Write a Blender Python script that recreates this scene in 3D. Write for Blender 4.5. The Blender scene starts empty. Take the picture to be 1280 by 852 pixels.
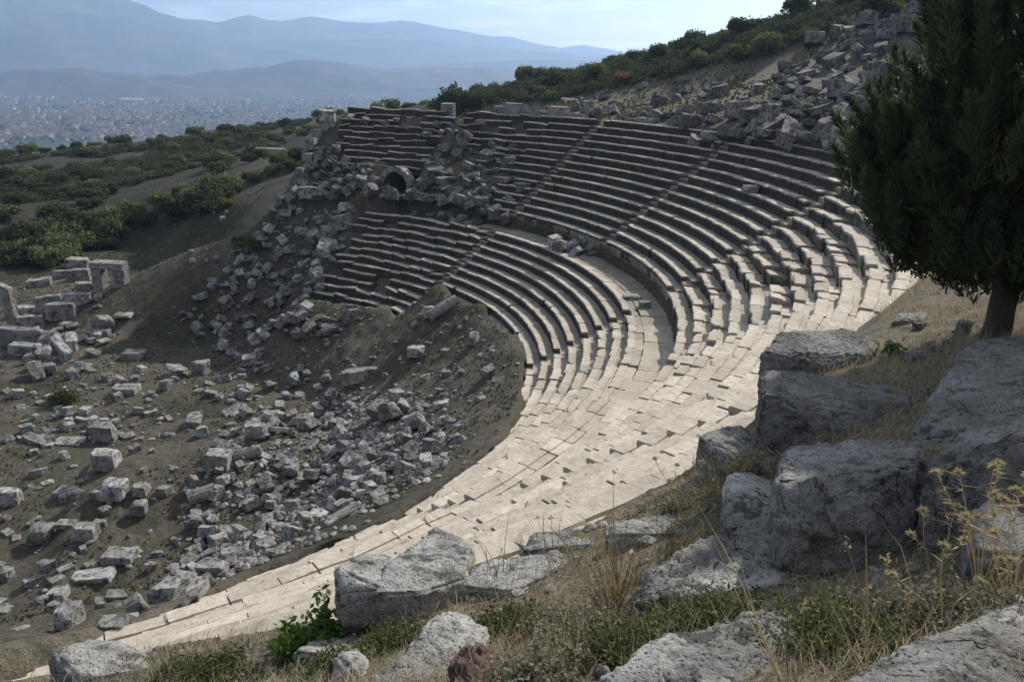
# Ruined hillside theatre above a hazy plain
import math, random
import numpy as np
rng = np.random.default_rng(7)
random.seed(7)
R = math.radians
# ------------------------------------------------------------------ camera (solved from the seat rows of the theatre; theatre centre = origin, metres)
PW, PH = 1280.0, 852.0
FPX, PITCH, ROLL, YAW = 992.263, 0.3363, 0.0197, 0.3758
CAM = np.array([36.751, -28.694, 17.14])
RL0, HL, DL = 21.585, 0.4537, 0.72         # lower seat rows: first radius, rise, depth
RW, ZW, HU, DU = 31.731, 6.281, 0.507, 0.7278   # upper seat rows
NL, NU = 12, 13
ZD = HL * 11                               # level of the walkway between the two tiers
def ray(x, y):
    u = (x - PW / 2) / FPX; v = (PH / 2 - y) / FPX
    cr, sr, cp, sp, c, s = math.cos(ROLL), math.sin(ROLL), math.cos(PITCH), math.sin(PITCH), math.cos(YAW), math.sin(YAW)
    xx = cr * u - sr * v; up = sr * u + cr * v
    y_ = cp + sp * up; z_ = -sp + cp * up
    return np.array([c * xx - s * y_, s * xx + c * y_, z_])
def project(X):
    q = np.asarray(X, float).reshape(-1, 3) - CAM
    cr, sr, cp, sp, c, s = math.cos(ROLL), math.sin(ROLL), math.cos(PITCH), math.sin(PITCH), math.cos(YAW), math.sin(YAW)
    x = c * q[:, 0] + s * q[:, 1]; y = -s * q[:, 0] + c * q[:, 1]; z = q[:, 2]
    dep = cp * y - sp * z; up = sp * y + cp * z
    u = cr * x + sr * up; v = -sr * x + cr * up
    dd = np.where(dep > .05, dep, .05)
    return PW / 2 + FPX * u / dd, PH / 2 - FPX * v / dd, dep
def az_dist(px, py, dist):                 # point at a horizontal distance from the camera along a sight line
    d = ray(px, py); return CAM + d * (dist / math.hypot(d[0], d[1]))
def pol(th, r): return r * math.cos(R(th)), r * math.sin(R(th))
# ------------------------------------------------------------------ noise
def vnoise(x, y, seed=0):
    xi = np.floor(x).astype(np.int64); yi = np.floor(y).astype(np.int64)
    fx = x - xi; fy = y - yi
    fx = fx * fx * (3 - 2 * fx); fy = fy * fy * (3 - 2 * fy)
    def h(i, j):
        n = (i * 374761393 + j * 668265263 + seed * 974634721) & 0xffffffff
        n = ((n ^ (n >> 13)) * 1274126177) & 0xffffffff
        n = ((n ^ (n >> 16)) * 668265263) & 0xffffffff
        return ((n ^ (n >> 15)) & 0xffffff) / float(0xffffff)
    return (h(xi, yi) * (1 - fx) + h(xi + 1, yi) * fx) * (1 - fy) + (h(xi, yi + 1) * (1 - fx) + h(xi + 1, yi + 1) * fx) * fy
def fbm(x, y, sc, octv=4, seed=0):
    s = 0; a = 1; t = 0
    for i in range(octv):
        s = s + a * (vnoise(x / sc + 17.3 * i, y / sc - 9.1 * i, seed + i) - .5); t += a; a *= .5; sc *= .5
    return s / t
def smooth(a, b, x):
    t = np.clip((x - a) / (b - a), 0, 1); return t * t * (3 - 2 * t)
# ------------------------------------------------------------------ terrain
CP = []
for th, r, z in [(-20, 42.5, 13.3), (-10, 42.5, 13.3), (0, 42.5, 13.5), (10, 42.5, 13.6), (20, 42.5, 13.7), (30, 42.5, 13.6), (45, 42.5, 13.4), (60, 42.5, 12.8), (75, 42.5, 12.3), (88, 42.5, 11.5), (98, 42.5, 8.5),
                 (-30, 41.5, 12.75), (-36, 41.2, 12.45), (-44, 41, 11.9), (-38, 46.6, 15.35), (-38, 52, 16.6), (-48, 46, 14.0), (-25, 46, 14.7), (-20, 52, 16.6), (-62, 42, 11.3), (-55, 55, 15), (-33, 43.5, 13.6), (-41, 43, 13.4),
                 (110, 42, 3.2), (115, 35, 1.0), (118, 28, -2.2), (-14, 39.5, 12.6), (-20, 40.3, 12.7), (-8, 41.2, 13.0), (45, 60, 18.0), (30, 60, 19.3), (15, 60, 20), (0, 60, 20), (-15, 60, 19), (60, 52, 14.9), (70, 60, 13.5), (85, 58, 11.3), (100, 58, 5), (-20, 80, 24), (-45, 80, 22), (-80, 60, 12), (-100, 40, 2), (-90, 90, 14),
                 (0, 90, 26), (20, 90, 26)]:
    x, y = pol(th, r); CP.append((x, y, z))
for px, py, z in [(20, 410, -5), (150, 340, -5), (300, 550, -5), (80, 610, -5), (30, 780, -5), (240, 470, -5), (10, 520, -5), (200, 300, -4.4), (250, 320, -3.8), (0, 320, -5), (290, 400, -4.8)]:
    d = ray(px, py); p = CAM + d * ((z - CAM[2]) / d[2]); CP.append((p[0], p[1], z))
for px, py, dist, dz in [(0, 262, 125, 0), (100, 250, 135, 0), (200, 212, 165, 0), (0, 220, 170, 0), (100, 182, 222, 0), (0, 192, 225, 0), (200, 172, 235, 0), (300, 158, 250, 0), (400, 145, 260, 0), (330, 190, 170, 0), (480, 142, 230, 0), (300, 270, 91, 0), (300, 240, 104, 0), (300, 215, 115, 0), (250, 270, 100, 0), (250, 240, 113, 0), (250, 212, 128, 0), (200, 250, 116, 0), (340, 235, 94, 0), (350, 210, 108, 0), (300, 330, 74, 0), (385, 185, 135, 0), (350, 172, 180, 0), (420, 152, 160, 0), (-250, 230, 220, 0), (-250, 320, 110, 0),
                         (560, 135, 120, 0), (700, 118, 112, 0), (760, 94, 114, 0), (900, 62, 102, 0), (1000, 32, 97, 0), (1150, -2, 92, 0), (1300, -50, 90, 0), (900, 66, 160, 0), (760, 98, 170, 0), (1000, 36, 160, 0), (1150, 0, 160, 0), (620, 128, 190, 0), (1500, -40, 120, 0)]:
    p = az_dist(px, py, dist); CP.append((p[0], p[1], p[2]))
for px, dist, z in [(0, 330, -38), (150, 340, -36), (300, 350, -34), (450, 350, -30), (600, 330, -20), (-300, 330, -40), (800, 330, 0), (1000, 330, 20), (1300, 330, 25)]:
    p = az_dist(px, 80, dist); CP.append((p[0], p[1], z))
CP = np.array(CP)
def _phi(r): return np.sqrt(r * r + 36.0)
_A = _phi(np.hypot(CP[:, None, 0] - CP[None, :, 0], CP[:, None, 1] - CP[None, :, 1]))
_n = len(CP)
_M = np.zeros((_n + 3, _n + 3)); _M[:_n, :_n] = _A; _M[:_n, _n] = 1; _M[:_n, _n + 1:] = CP[:, :2]; _M[_n, :_n] = 1; _M[_n + 1:, :_n] = CP[:, :2].T
_W = np.linalg.solve(_M, np.concatenate([CP[:, 2], [0, 0, 0]]))
PLAIN = -150.0
def natural(x, y):
    z = np.full(x.shape, _W[_n]) + _W[_n + 1] * x + _W[_n + 2] * y
    for i in range(_n): z = z + _W[i] * _phi(np.hypot(x - CP[i, 0], y - CP[i, 1]))
    dist = np.hypot(x - CAM[0], y - CAM[1])
    w = smooth(290, 900, dist)
    plain = PLAIN + fbm(x, y, 900, 3, 5) * 14
    return np.where(dist > 900, plain, np.maximum(z, -150) * (1 - w) + plain * w)
RIM_T = [-60, -41, -38, -36.5, -35, -28, -20, -14, -8, 0, 180]
RIM_R = [35, 36, 38, 39.6, 40.6, 40.4, 39.2, 38.7, 39.8, 41.3, 41.3]    # where earth buries the upper seat rows
EDGE_T = [-60, -46, -38, -34, -30, -26, -23, -14, -8, 0, 10, 21, 45, 62.8, 64.4, 90, 100, 130]
EDGE_R = [31.5, 31, 29.8, 28, 26.2, 26.1, 26.7, 26.4, 26, 25.6, 25, 24.5, 24.3, 24.35, 21.5, 20.9, 20, 19]
def cone(r):                               # the slope through the nosings of the seats
    return np.where(r < RL0 + DL * 11, HL * (r - RL0) / DL, np.where(r < RW - .1, ZD, np.where(r < RW + DU * NU, ZW + HU * (r - RW) / DU, ZW + HU * NU)))
MOUNDS = [(9, 3, 6.5, 1.1), (15, 8.5, 4.5, .5), (3.5, -1.5, 4, .5)]   # the heap of fallen stones on the orchestra
def G(x, y, fine=True):
    x = np.asarray(x, float); y = np.asarray(y, float); shp = x.shape; x = x.ravel(); y = y.ravel()
    zo = natural(x, y)
    r = np.hypot(x, y); th = np.degrees(np.arctan2(y, x))
    zo = np.where((r < 60) & (zo < -4.9), -5 + (zo + 5) * .3, zo)
    end = 91 + 13 * smooth(29.5, 32, r)
    m = (1 - smooth(end - 1, end + 16 - 6 * smooth(29, 35, r), th)) * smooth(-60, -47, th) * (1 - smooth(41.6, 42.8, r))
    re = np.interp(th, EDGE_T, EDGE_R)
    re = re + fbm(x, y, 1.8, 3, 61) * 1.1
    c = np.maximum(cone(r), -5)
    dirt = 1 - smooth(re - .25, re + .15, r)
    bank = np.where(r < re, np.minimum(.34, .05 + .4 * (re - r)), 0)
    fill = .6 * smooth(68, 72, th) * (1 - smooth(95, 97, th)) * smooth(29.9, 30.4, r) * (1 - smooth(35, 36, r)) * (np.abs((th - 88.3) * .0175 * r) > 1.9)
    zi = (c - .75 + fill) * (1 - dirt) + (c * .97 + bank + (fbm(x, y, 2.2, 3, 11) * .5 + np.abs(fbm(x, y, .9, 3, 12)) * .35) * smooth(0, 1.5, re - r)) * dirt
    rr = np.interp(th, RIM_T, RIM_R); over = smooth(rr - .1, rr + .25, r)
    buried = np.minimum(c + .22 + .38 * smooth(0, 1.6, r - rr), np.maximum(zo, c - .03 - .42 * smooth(40.3, 41.1, r)))
    zi = np.where(r > RW + DU * NU + .2, zo, zi * (1 - over) + buried * over); dirt = np.maximum(dirt, over)
    z = zi * m + zo * (1 - m)
    z = np.where((np.abs((th - 88.3) * .01745 * r) < 1.5) & (r > 30.5) & (r < 38.3), 6.05, z)      # floor of the vaulted passage
    for mx, my, mr, mh in MOUNDS: z = z + mh * np.exp(-((x - mx) ** 2 + (y - my) ** 2) / (mr * mr) * 1.5)
    dist = np.hypot(x - CAM[0], y - CAM[1])
    if fine:
        seats = m * (1 - dirt)
        z = z + (fbm(x, y, 3.0, 4, 3) * .35 + fbm(x, y, .5, 3, 4) * .09) * (1 - seats) * (1 - smooth(60, 260, dist) * .3) * smooth(-.2, 1.0, dist)
        z = z + (fbm(x, y, 40, 4, 9) * 3.0 - .6) * smooth(120, 220, dist)
        z = z + fbm(x, y, 9, 3, 19) * 1.2 * smooth(95, 140, dist)
    return z.reshape(shp)
def G1(x, y): return float(G(np.array([x]), np.array([y]))[0])
_ts = np.concatenate([np.arange(1.2, 30, .06), np.geomspace(30, 330, 600)])
def at(px, py):                            # where a sight line of the photograph meets the ground
    d = ray(px, py); P = CAM + _ts[:, None] * d
    g = P[:, 2] - G(P[:, 0], P[:, 1], False); i = int(np.argmax(g < 0))
    if i == 0: i = len(_ts) - 1
    t0, t1 = _ts[max(i - 1, 0)], _ts[i]; tt = np.linspace(t0, t1, 24); Q = CAM + tt[:, None] * d
    q = Q[:, 2] - G(Q[:, 0], Q[:, 1]); j = int(np.argmax(q < 0)) if (q < 0).any() else 23
    p = Q[j]; return np.array([p[0], p[1], G1(p[0], p[1])])
def inpoly(x, y, poly):
    x = np.asarray(x); y = np.asarray(y); c = np.zeros(x.shape, bool); n = len(poly)
    for i in range(n):
        x0, y0 = poly[i]; x1, y1 = poly[(i + 1) % n]
        k = ((y0 > y) != (y1 > y)) & (x < (x1 - x0) * (y - y0) / ((y1 - y0) or 1e-9) + x0); c ^= k
    return c
HAZE, SKY, SUNE, EXPO = 1.65e-4, 0.112, 4.9, 0.35
import bpy, bmesh
from mathutils import Vector, Matrix, noise as mnoise
SC = bpy.context.scene
COL = SC.collection
# ------------------------------------------------------------------ materials
class NT:
    def __init__(s, name):
        s.m = bpy.data.materials.new(name); s.m.use_nodes = True; s.t = s.m.node_tree; s.n = s.t.nodes; s.l = s.t.links
        s.b = s.n['Principled BSDF']; s.b.inputs['Roughness'].default_value = .9; s.b.inputs['Specular IOR Level'].default_value = .15
    def add(s, k, **kw):
        n = s.n.new(k)
        for a, v in kw.items(): setattr(n, a, v)
        return n
    def put(s, sock, v):
        if hasattr(v, 'is_output') or hasattr(v, 'links'): s.l.new(v, sock)
        else: sock.default_value = v
    def noise(s, vec, scale, detail=6, rough=.6):
        n = s.add('ShaderNodeTexNoise'); s.l.new(vec, n.inputs['Vector']); n.inputs['Scale'].default_value = scale; n.inputs['Detail'].default_value = detail; n.inputs['Roughness'].default_value = rough
        return n.outputs['Fac']
    def voro(s, vec, scale, feat='F1'):
        n = s.add('ShaderNodeTexVoronoi', feature=feat); s.l.new(vec, n.inputs['Vector']); n.inputs['Scale'].default_value = scale
        return n.outputs['Distance']
    def ramp(s, fac, a, b):
        n = s.add('ShaderNodeMapRange'); n.interpolation_type = 'SMOOTHSTEP'; s.l.new(fac, n.inputs[0]); n.inputs[1].default_value = a; n.inputs[2].default_value = b
        return n.outputs[0]
    def math(s, op, a, b=0.0):
        n = s.add('ShaderNodeMath', operation=op); s.put(n.inputs[0], a); s.put(n.inputs[1], b); return n.outputs[0]
    def mix(s, fac, a, b):
        n = s.add('ShaderNodeMix', data_type='RGBA'); s.put(n.inputs[0], fac); s.put(n.inputs[6], c4(a)); s.put(n.inputs[7], c4(b)); return n.outputs[2]
    def mul(s, c, f):
        n = s.add('ShaderNodeVectorMath', operation='SCALE'); s.l.new(c, n.inputs[0]); s.put(n.inputs[3], f); return n.outputs[0]
    def attr(s, name, out='Fac'):
        n = s.add('ShaderNodeAttribute', attribute_name=name); return n.outputs[out]
    def pos(s): return s.add('ShaderNodeNewGeometry').outputs['Position']
    def obj(s, shift=True):
        o = s.add('ShaderNodeTexCoord').outputs['Object']
        if not shift: return o
        r = s.add('ShaderNodeObjectInfo').outputs['Random']
        a = s.add('ShaderNodeVectorMath', operation='ADD'); s.l.new(o, a.inputs[0]); s.l.new(s.math('MULTIPLY', r, 37.0), a.inputs[1]); return a.outputs[0]
    def bump(s, h, dist, strength=1.0):
        n = s.add('ShaderNodeBump'); s.l.new(h, n.inputs['Height']); n.inputs['Distance'].default_value = dist; n.inputs['Strength'].default_value = strength
        s.l.new(n.outputs[0], s.b.inputs['Normal'])
    def color(s, c): s.put(s.b.inputs['Base Color'], c4(c))
def c4(c): return (c[0], c[1], c[2], 1.0) if isinstance(c, (tuple, list)) and len(c) == 3 else c

def stone_mat(name, light, mid, lichen, lich_lo, scale=1.0, world=False, tint=True, bump=.02, rnd=.35, patina_shade=False, pits=0.0):
    k = NT(name); v = k.pos() if world else k.obj()
    c = k.mix(k.ramp(k.noise(v, .9 * scale, 5), .35, .65), light, mid)
    c = k.mix(k.math('MULTIPLY', k.ramp(k.noise(v, 7 * scale, 8, .7), .45, .62), .45), c, tuple(x * .55 for x in mid))
    c = k.mix(k.math('MULTIPLY', k.ramp(k.noise(v, 3.1 * scale, 10, .75), lich_lo, lich_lo + .1), .85), c, lichen)
    c = k.mix(k.math('MULTIPLY', k.ramp(k.noise(v, 26 * scale, 3, .6), .6, .68), .6), c, tuple(x * 1.0 for x in lichen))
    cr = k.add('ShaderNodeVectorMath', operation='ADD'); k.l.new(v, cr.inputs[0]); wn = k.add('ShaderNodeTexNoise'); k.l.new(v, wn.inputs['Vector']); wn.inputs['Scale'].default_value = 1.6 * scale; wn.inputs['Detail'].default_value = 5
    ws = k.add('ShaderNodeVectorMath', operation='SCALE'); k.l.new(wn.outputs['Color'], ws.inputs[0]); ws.inputs[3].default_value = .55 / scale; k.l.new(ws.outputs[0], cr.inputs[1])
    crack = k.ramp(k.voro(cr.outputs[0], 1.1 * scale, 'DISTANCE_TO_EDGE'), .011, .0) if pits else None
    if pits: crack = k.math('MULTIPLY', crack, k.ramp(k.noise(v, .9 * scale, 3), .5, .62)); c = k.mix(k.math('MULTIPLY', crack, .8), c, (.035, .032, .028))
    if patina_shade:      # lichen crust, with shade painted into risers and the backs of treads
        pt = k.math('MULTIPLY', k.attr('patina_shade'), k.math('ADD', .85, k.math('MULTIPLY', k.ramp(k.noise(v, 2.3, 7, .7), .35, .6), .4))); pt = k.math('MINIMUM', pt, .97); c = k.mix(k.math('MULTIPLY', k.ramp(k.noise(v, .28, 6, .6), .5, .68), .4), c, (.36, .31, .24)); c = k.mix(pt, c, k.mix(k.noise(v, 9, 6, .7), (.017, .016, .015), (.06, .056, .05)))
    pit = k.voro(v, 24 * scale)
    if pits: c = k.mix(k.math('MULTIPLY', k.math('MULTIPLY', k.ramp(pit, .34, .12), k.ramp(k.noise(v, 4.5 * scale, 4), .42, .6)), pits), c, (.05, .047, .042))
    if tint: c = k.mul(c, k.math('ADD', k.math('MULTIPLY', k.attr('tint'), rnd), 1 - rnd / 2))
    else:
        r = k.add('ShaderNodeObjectInfo').outputs['Random']; c = k.mul(c, k.math('ADD', k.math('MULTIPLY', r, rnd), 1 - rnd / 2))
    k.color(c)
    h = k.math('ADD', k.noise(v, 5 * scale, 10, .7), k.math('MULTIPLY', k.noise(v, 40 * scale, 6, .7), .35))
    if pits: h = k.math('SUBTRACT', h, k.math('MULTIPLY', crack, 1.5)); h = k.math('ADD', h, k.math('MULTIPLY', k.ramp(pit, .1, .4), .5))
    k.bump(h, bump, .9); return k.m
M = {}
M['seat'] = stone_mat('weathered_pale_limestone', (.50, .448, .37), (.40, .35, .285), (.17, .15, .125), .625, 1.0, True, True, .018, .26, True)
M['wall'] = stone_mat('grey_limestone', (.30, .288, .27), (.2, .19, .176), (.055, .051, .046), .5, 1.0, True, True, .03, .5)
M['rubble'] = stone_mat('fallen_limestone', (.40, .39, .37), (.21, .2, .188), (.05, .047, .042), .49, 1.3, False, False, .035, .6, False, .7)
M['lichened'] = stone_mat('lichened_limestone', (.27, .262, .25), (.15, .145, .136), (.04, .038, .035), .47, 1.4, False, False, .035, .6, False, .7)
M['boulder'] = stone_mat('rough_boulder_limestone', (.47, .458, .43), (.22, .212, .198), (.055, .052, .047), .5, 1.15, True, False, .055, .1, False, .6)
M['dark_boulder'] = stone_mat('dark_shaded_boulder', (.36, .35, .335), (.22, .213, .2), (.075, .071, .065), .52, 1.6, True, False, .06, .1, False, .7)  # dark pitted stone, with the tree's shade also put into the colour
M['red_boulder'] = stone_mat('reddish_boulder', (.16, .11, .095), (.10, .07, .06), (.04, .03, .028), .5, 2.5, True, False, .02, .1)
def foliage_mat(name, a, b, trans=.25, rnd=.5):
    k = NT(name); t = k.attr('tint'); r = k.add('ShaderNodeObjectInfo').outputs['Random']
    c = k.mix(t, a, b); c = k.mul(c, k.math('ADD', k.math('MULTIPLY', r, rnd), 1 - rnd / 2)); k.color(c)
    tr = k.add('ShaderNodeBsdfTranslucent'); k.l.new(c, tr.inputs[0]); mx = k.add('ShaderNodeMixShader'); mx.inputs[0].default_value = trans
    k.l.new(k.b.outputs[0], mx.inputs[1]); k.l.new(tr.outputs[0], mx.inputs[2]); k.l.new(mx.outputs[0], k.n['Material Output'].inputs[0]); return k.m
M['shrub'] = foliage_mat('olive_shrub_leaves', (.07, .088, .036), (.155, .172, .078))
M['shrub_dark'] = foliage_mat('dark_shrub_leaves', (.032, .044, .02), (.08, .096, .044))
M['shrub_yellow'] = foliage_mat('yellow_shrub_leaves', (.12, .11, .02), (.24, .19, .03))
M['shrub_orange'] = foliage_mat('orange_autumn_leaves', (.11, .07, .025), (.20, .11, .035))
M['juniper'] = foliage_mat('juniper_needles', (.030, .043, .022), (.11, .14, .066), .3, .0)
M['thyme'] = foliage_mat('small_green_leaves', (.040, .055, .016), (.14, .15, .065), .3, .3)
M['grey_shrub'] = foliage_mat('grey_green_leaves', (.12, .115, .075), (.30, .27, .19), .25, .3)
M['sapling'] = foliage_mat('bright_green_leaves', (.04, .085, .015), (.10, .17, .035), .35, .0)
M['straw'] = foliage_mat('dry_straw', (.20, .155, .08), (.42, .34, .19), .3, .2)
M['grass'] = foliage_mat('dry_grass_blades', (.22, .185, .12), (.56, .48, .33), .3, .0)
M['thistle'] = foliage_mat('dry_thistle', (.33, .27, .14), (.56, .47, .28), .3, .1)
k = NT('bark'); v = k.obj(False); k.color(k.mix(k.noise(v, 9, 8), (.05, .042, .034), (.15, .125, .10))); bv = k.add('ShaderNodeMapping'); bv.inputs['Scale'].default_value = (1, 1, .18); k.l.new(v, bv.inputs[0]); k.bump(k.noise(bv.outputs[0], 26, 6), .06); M['bark'] = k.m
k = NT('twigs'); k.color((.10, .08, .055)); M['twig'] = k.m
M['dull_grass'] = foliage_mat('dull_ground_herbs', (.05, .05, .028), (.14, .125, .08), .15, .0)
def plain_mat(name, c, var=.3):
    k = NT(name); r = k.add('ShaderNodeObjectInfo').outputs['Random']; v = k.obj()
    cc = k.mul(k.mix(k.noise(v, .7, 5), tuple(x * .75 for x in c), c), k.math('ADD', k.math('MULTIPLY', r, var), 1 - var / 2)); k.color(cc); return k.m
M['plaster'] = plain_mat('house_plaster', (.42, .40, .37), .6); M['tile'] = plain_mat('red_roof_tiles', (.15, .10, .08), .6); M['concrete'] = plain_mat('pale_road_concrete', (.5, .48, .45))
# ground: vertex weights say where dry grass, green grass, gravel and far scrub grow
k = NT('earth_and_dry_grass'); v = k.pos()
zr = k.add('ShaderNodeSeparateColor'); k.l.new(k.attr('cover', 'Color'), zr.inputs[0]); DRY, GRN, FAR = zr.outputs[0], zr.outputs[1], zr.outputs[2]
n1 = k.noise(v, .35, 7, .65); n2 = k.noise(v, 3.3, 8, .7); n3 = k.noise(v, 19, 6, .7)
soil = k.mix(k.ramp(n2, .35, .65), (.088, .078, .06), (.165, .147, .116))
soil = k.mix(k.math('MULTIPLY', k.ramp(n1, .42, .62), .6), soil, (.075, .072, .042))
soil = k.mix(k.math('MULTIPLY', k.ramp(n3, .54, .64), .6), soil, (.19, .175, .145)); soil = k.mix(k.math('MULTIPLY', k.ramp(k.noise(v, 8, 6, .7), .55, .63), .7), soil, (.03, .03, .02))
dry = k.mix(k.ramp(n3, .35, .65), (.17, .145, .10), (.40, .345, .25))
c = k.mix(k.math('MULTIPLY', DRY, k.ramp(n2, .25, .6)), soil, dry)
c = k.mix(k.math('MULTIPLY', GRN, k.ramp(k.noise(v, 1.1, 6), .3, .5)), c, (.05, .052, .034))
c = k.mix(k.math('MULTIPLY', k.ramp(k.voro(v, 6.0), .16, .08), .5), c, (.27, .26, .24))
f1 = k.mix(k.ramp(k.noise(v, .004, 6, .6), .4, .6), (.028, .036, .02), (.075, .07, .05))
f1 = k.mix(k.ramp(k.noise(v, .03, 5, .6), .5, .62), f1, (.03, .04, .02))
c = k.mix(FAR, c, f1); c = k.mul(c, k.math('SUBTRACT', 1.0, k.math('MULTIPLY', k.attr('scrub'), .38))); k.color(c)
k.bump(k.math('ADD', n2, k.math('MULTIPLY', n3, .6)), .25, 1.0); M['ground'] = k.m
k = NT('forested_mountain'); v = k.pos()
c = k.mix(k.ramp(k.noise(v, .0022, 8, .62), .42, .58), (.035, .045, .027), (.08, .075, .055)); c = k.mix(k.math('MULTIPLY', k.ramp(k.noise(v, .014, 7, .7), .6, .68), .5), c, (.26, .245, .21)); k.color(c); M['mountain'] = k.m
# ------------------------------------------------------------------ mesh helpers
class MB:
    def __init__(s): s.v = []; s.f = []; s.t = []; s.mi = []; s.n = 0; s.p = []
    def add(s, verts, faces, tint=0.5, mi=0):
        verts = np.asarray(verts, float).reshape(-1, 3); s.v.append(verts)
        s.t.append(np.broadcast_to(np.asarray(tint, float), (len(verts),)))
        s.f.extend([[i + s.n for i in f] for f in faces]); s.mi.extend([mi] * len(faces)); s.n += len(verts)
    def quads(s, Q, tint):                                  # Q: n x 4 x 3
        n = len(Q); s.v.append(Q.reshape(-1, 3)); s.t.append(np.repeat(np.asarray(tint, float), 4))
        s.f.extend((np.arange(n * 4).reshape(n, 4) + s.n).tolist()); s.mi.extend([0] * n); s.n += n * 4
    def mesh(s, name, mats):
        me = bpy.data.meshes.new(name); me.from_pydata(np.concatenate(s.v).tolist(), [], s.f)
        a = me.attributes.new('tint', 'FLOAT', 'POINT'); a.data.foreach_set('value', np.concatenate(s.t).astype(np.float32))
        if s.p: me.attributes.new('patina_shade', 'FLOAT', 'POINT').data.foreach_set('value', np.concatenate(s.p).astype(np.float32))
        for m in (mats if isinstance(mats, list) else [mats]): me.materials.append(m)
        if any(s.mi): me.polygons.foreach_set('material_index', s.mi)
        me.update(); return me
    def build(s, name, mats, parent=None):
        return link(name, s.mesh(name, mats), parent)
def link(name, data, parent=None, loc=None):
    o = bpy.data.objects.new(name, data); COL.objects.link(o)
    if parent is not None: o.parent = parent
    if loc is not None: o.location = loc
    return o
def tag(o, label=None, cat=None, group=None, kind=None):
    for a, b in (('label', label), ('category', cat), ('group', group), ('kind', kind)):
        if b: o[a] = b
    return o
def empty(name, loc, label, cat, group=None):
    o = link(name, None, None, loc); o.empty_display_size = .2; return tag(o, label, cat, group)
def dup(o, loc=None, rot=None, scale=None, label=None, group=None):
    c = o.copy(); COL.objects.link(c)
    for ch in o.children:
        d = ch.copy(); COL.objects.link(d); d.parent = c
    if loc is not None: c.location = loc
    if rot is not None: c.rotation_euler = rot
    if scale is not None: c.scale = scale
    if label: c['label'] = label
    if group: c['group'] = group
    return c
def tube(mb, pts, rads, sides=6, tint=.5, cap=True):
    pts = [Vector(p) for p in pts]; V = []; F = []
    for i, p in enumerate(pts):
        d = (pts[min(i + 1, len(pts) - 1)] - pts[max(i - 1, 0)]).normalized(); a = d.orthogonal().normalized(); b = d.cross(a)
        for j in range(sides):
            t = 2 * math.pi * j / sides; V.append(p + (a * math.cos(t) + b * math.sin(t)) * rads[i])
    for i in range(len(pts) - 1):
        for j in range(sides): F.append([i * sides + j, i * sides + (j + 1) % sides, (i + 1) * sides + (j + 1) % sides, (i + 1) * sides + j])
    if cap: F.append(list(range(sides))[::-1]); F.append([(len(pts) - 1) * sides + j for j in range(sides)])
    mb.add([tuple(v) for v in V], F, tint)
# ------------------------------------------------------------------ ground sheet
CX, CY = CAM[0], CAM[1]
ang = []
a = 0.0
fa = math.degrees(YAW) + 90
while a < 360:
    ang.append(a); dlt = abs((a - fa + 180) % 360 - 180); a += .16 if dlt < 38 else (.6 if dlt < 60 else 3.0)
ang = np.radians(np.array(ang)); na = len(ang)
rad = np.concatenate([np.geomspace(.35, 14, 230), np.geomspace(14.15, 110, 330)[0:], np.geomspace(111.5, 420, 150), np.geomspace(430, 9500, 90)]); nr = len(rad)
X = CX + rad[:, None] * np.cos(ang)[None]; Y = CY + rad[:, None] * np.sin(ang)[None]
Z = np.concatenate([G(X[i:i + 50], Y[i:i + 50]) for i in range(0, nr, 50)])
V = np.stack([X, Y, Z], -1).reshape(-1, 3); V = np.concatenate([V, [[CX, CY, G1(CX, CY)]]])
i, j = np.meshgrid(np.arange(nr - 1), np.arange(na), indexing='ij'); j2 = (j + 1) % na
F = np.stack([i * na + j, (i + 1) * na + j, (i + 1) * na + j2, i * na + j2], -1).reshape(-1, 4)
me = bpy.data.meshes.new('ground'); nv, nf = len(V), len(F)
tri = np.stack([np.full(na, nv - 1), np.arange(na), (np.arange(na) + 1) % na], -1)
me.vertices.add(nv); me.vertices.foreach_set('co', V.ravel().astype(np.float32))
me.loops.add(nf * 4 + na * 3); me.loops.foreach_set('vertex_index', np.concatenate([F.ravel(), tri.ravel()]).astype(np.int32))
me.polygons.add(nf + na); me.polygons.foreach_set('loop_start', np.concatenate([np.arange(nf) * 4, nf * 4 + np.arange(na) * 3]).astype(np.int32))
me.polygons.foreach_set('use_smooth', np.ones(nf + na, bool)); me.update(calc_edges=True)
rr_, tt_ = np.hypot(V[:, 0], V[:, 1]), np.degrees(np.arctan2(V[:, 1], V[:, 0])); dd_ = np.hypot(V[:, 0] - CX, V[:, 1] - CY)
dryw = np.clip((1 - smooth(14, 22, dd_)) * 1.0 + smooth(41, 45, rr_) * smooth(150, 110, tt_) * (tt_ < 100) * (1 - smooth(90, 120, rr_)) * .22 * smooth(-.1, .25, fbm(V[:, 0], V[:, 1], 9, 3, 31) + .1) + .25 * smooth(.0, .3, fbm(V[:, 0], V[:, 1], 12, 3, 35)), 0, 1)
grnw = smooth(.0, .25, fbm(V[:, 0], V[:, 1], 7, 3, 33)) * (rr_ < 45) * .8 + (rr_ > 45) * (tt_ > 95) * (dd_ > 85) * .9 * smooth(-.4, -.1, fbm(V[:, 0], V[:, 1], 20, 3, 37))
farw = smooth(280, 500, dd_)
at_ = me.attributes.new('cover', 'FLOAT_COLOR', 'POINT'); at_.data.foreach_set('color', np.stack([dryw, grnw, farw, np.ones(nv)], -1).ravel().astype(np.float32))
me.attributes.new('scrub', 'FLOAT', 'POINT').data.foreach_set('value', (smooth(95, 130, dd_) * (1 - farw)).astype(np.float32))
me.materials.append(M['ground']); tag(link('ground', me), kind='structure')
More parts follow.
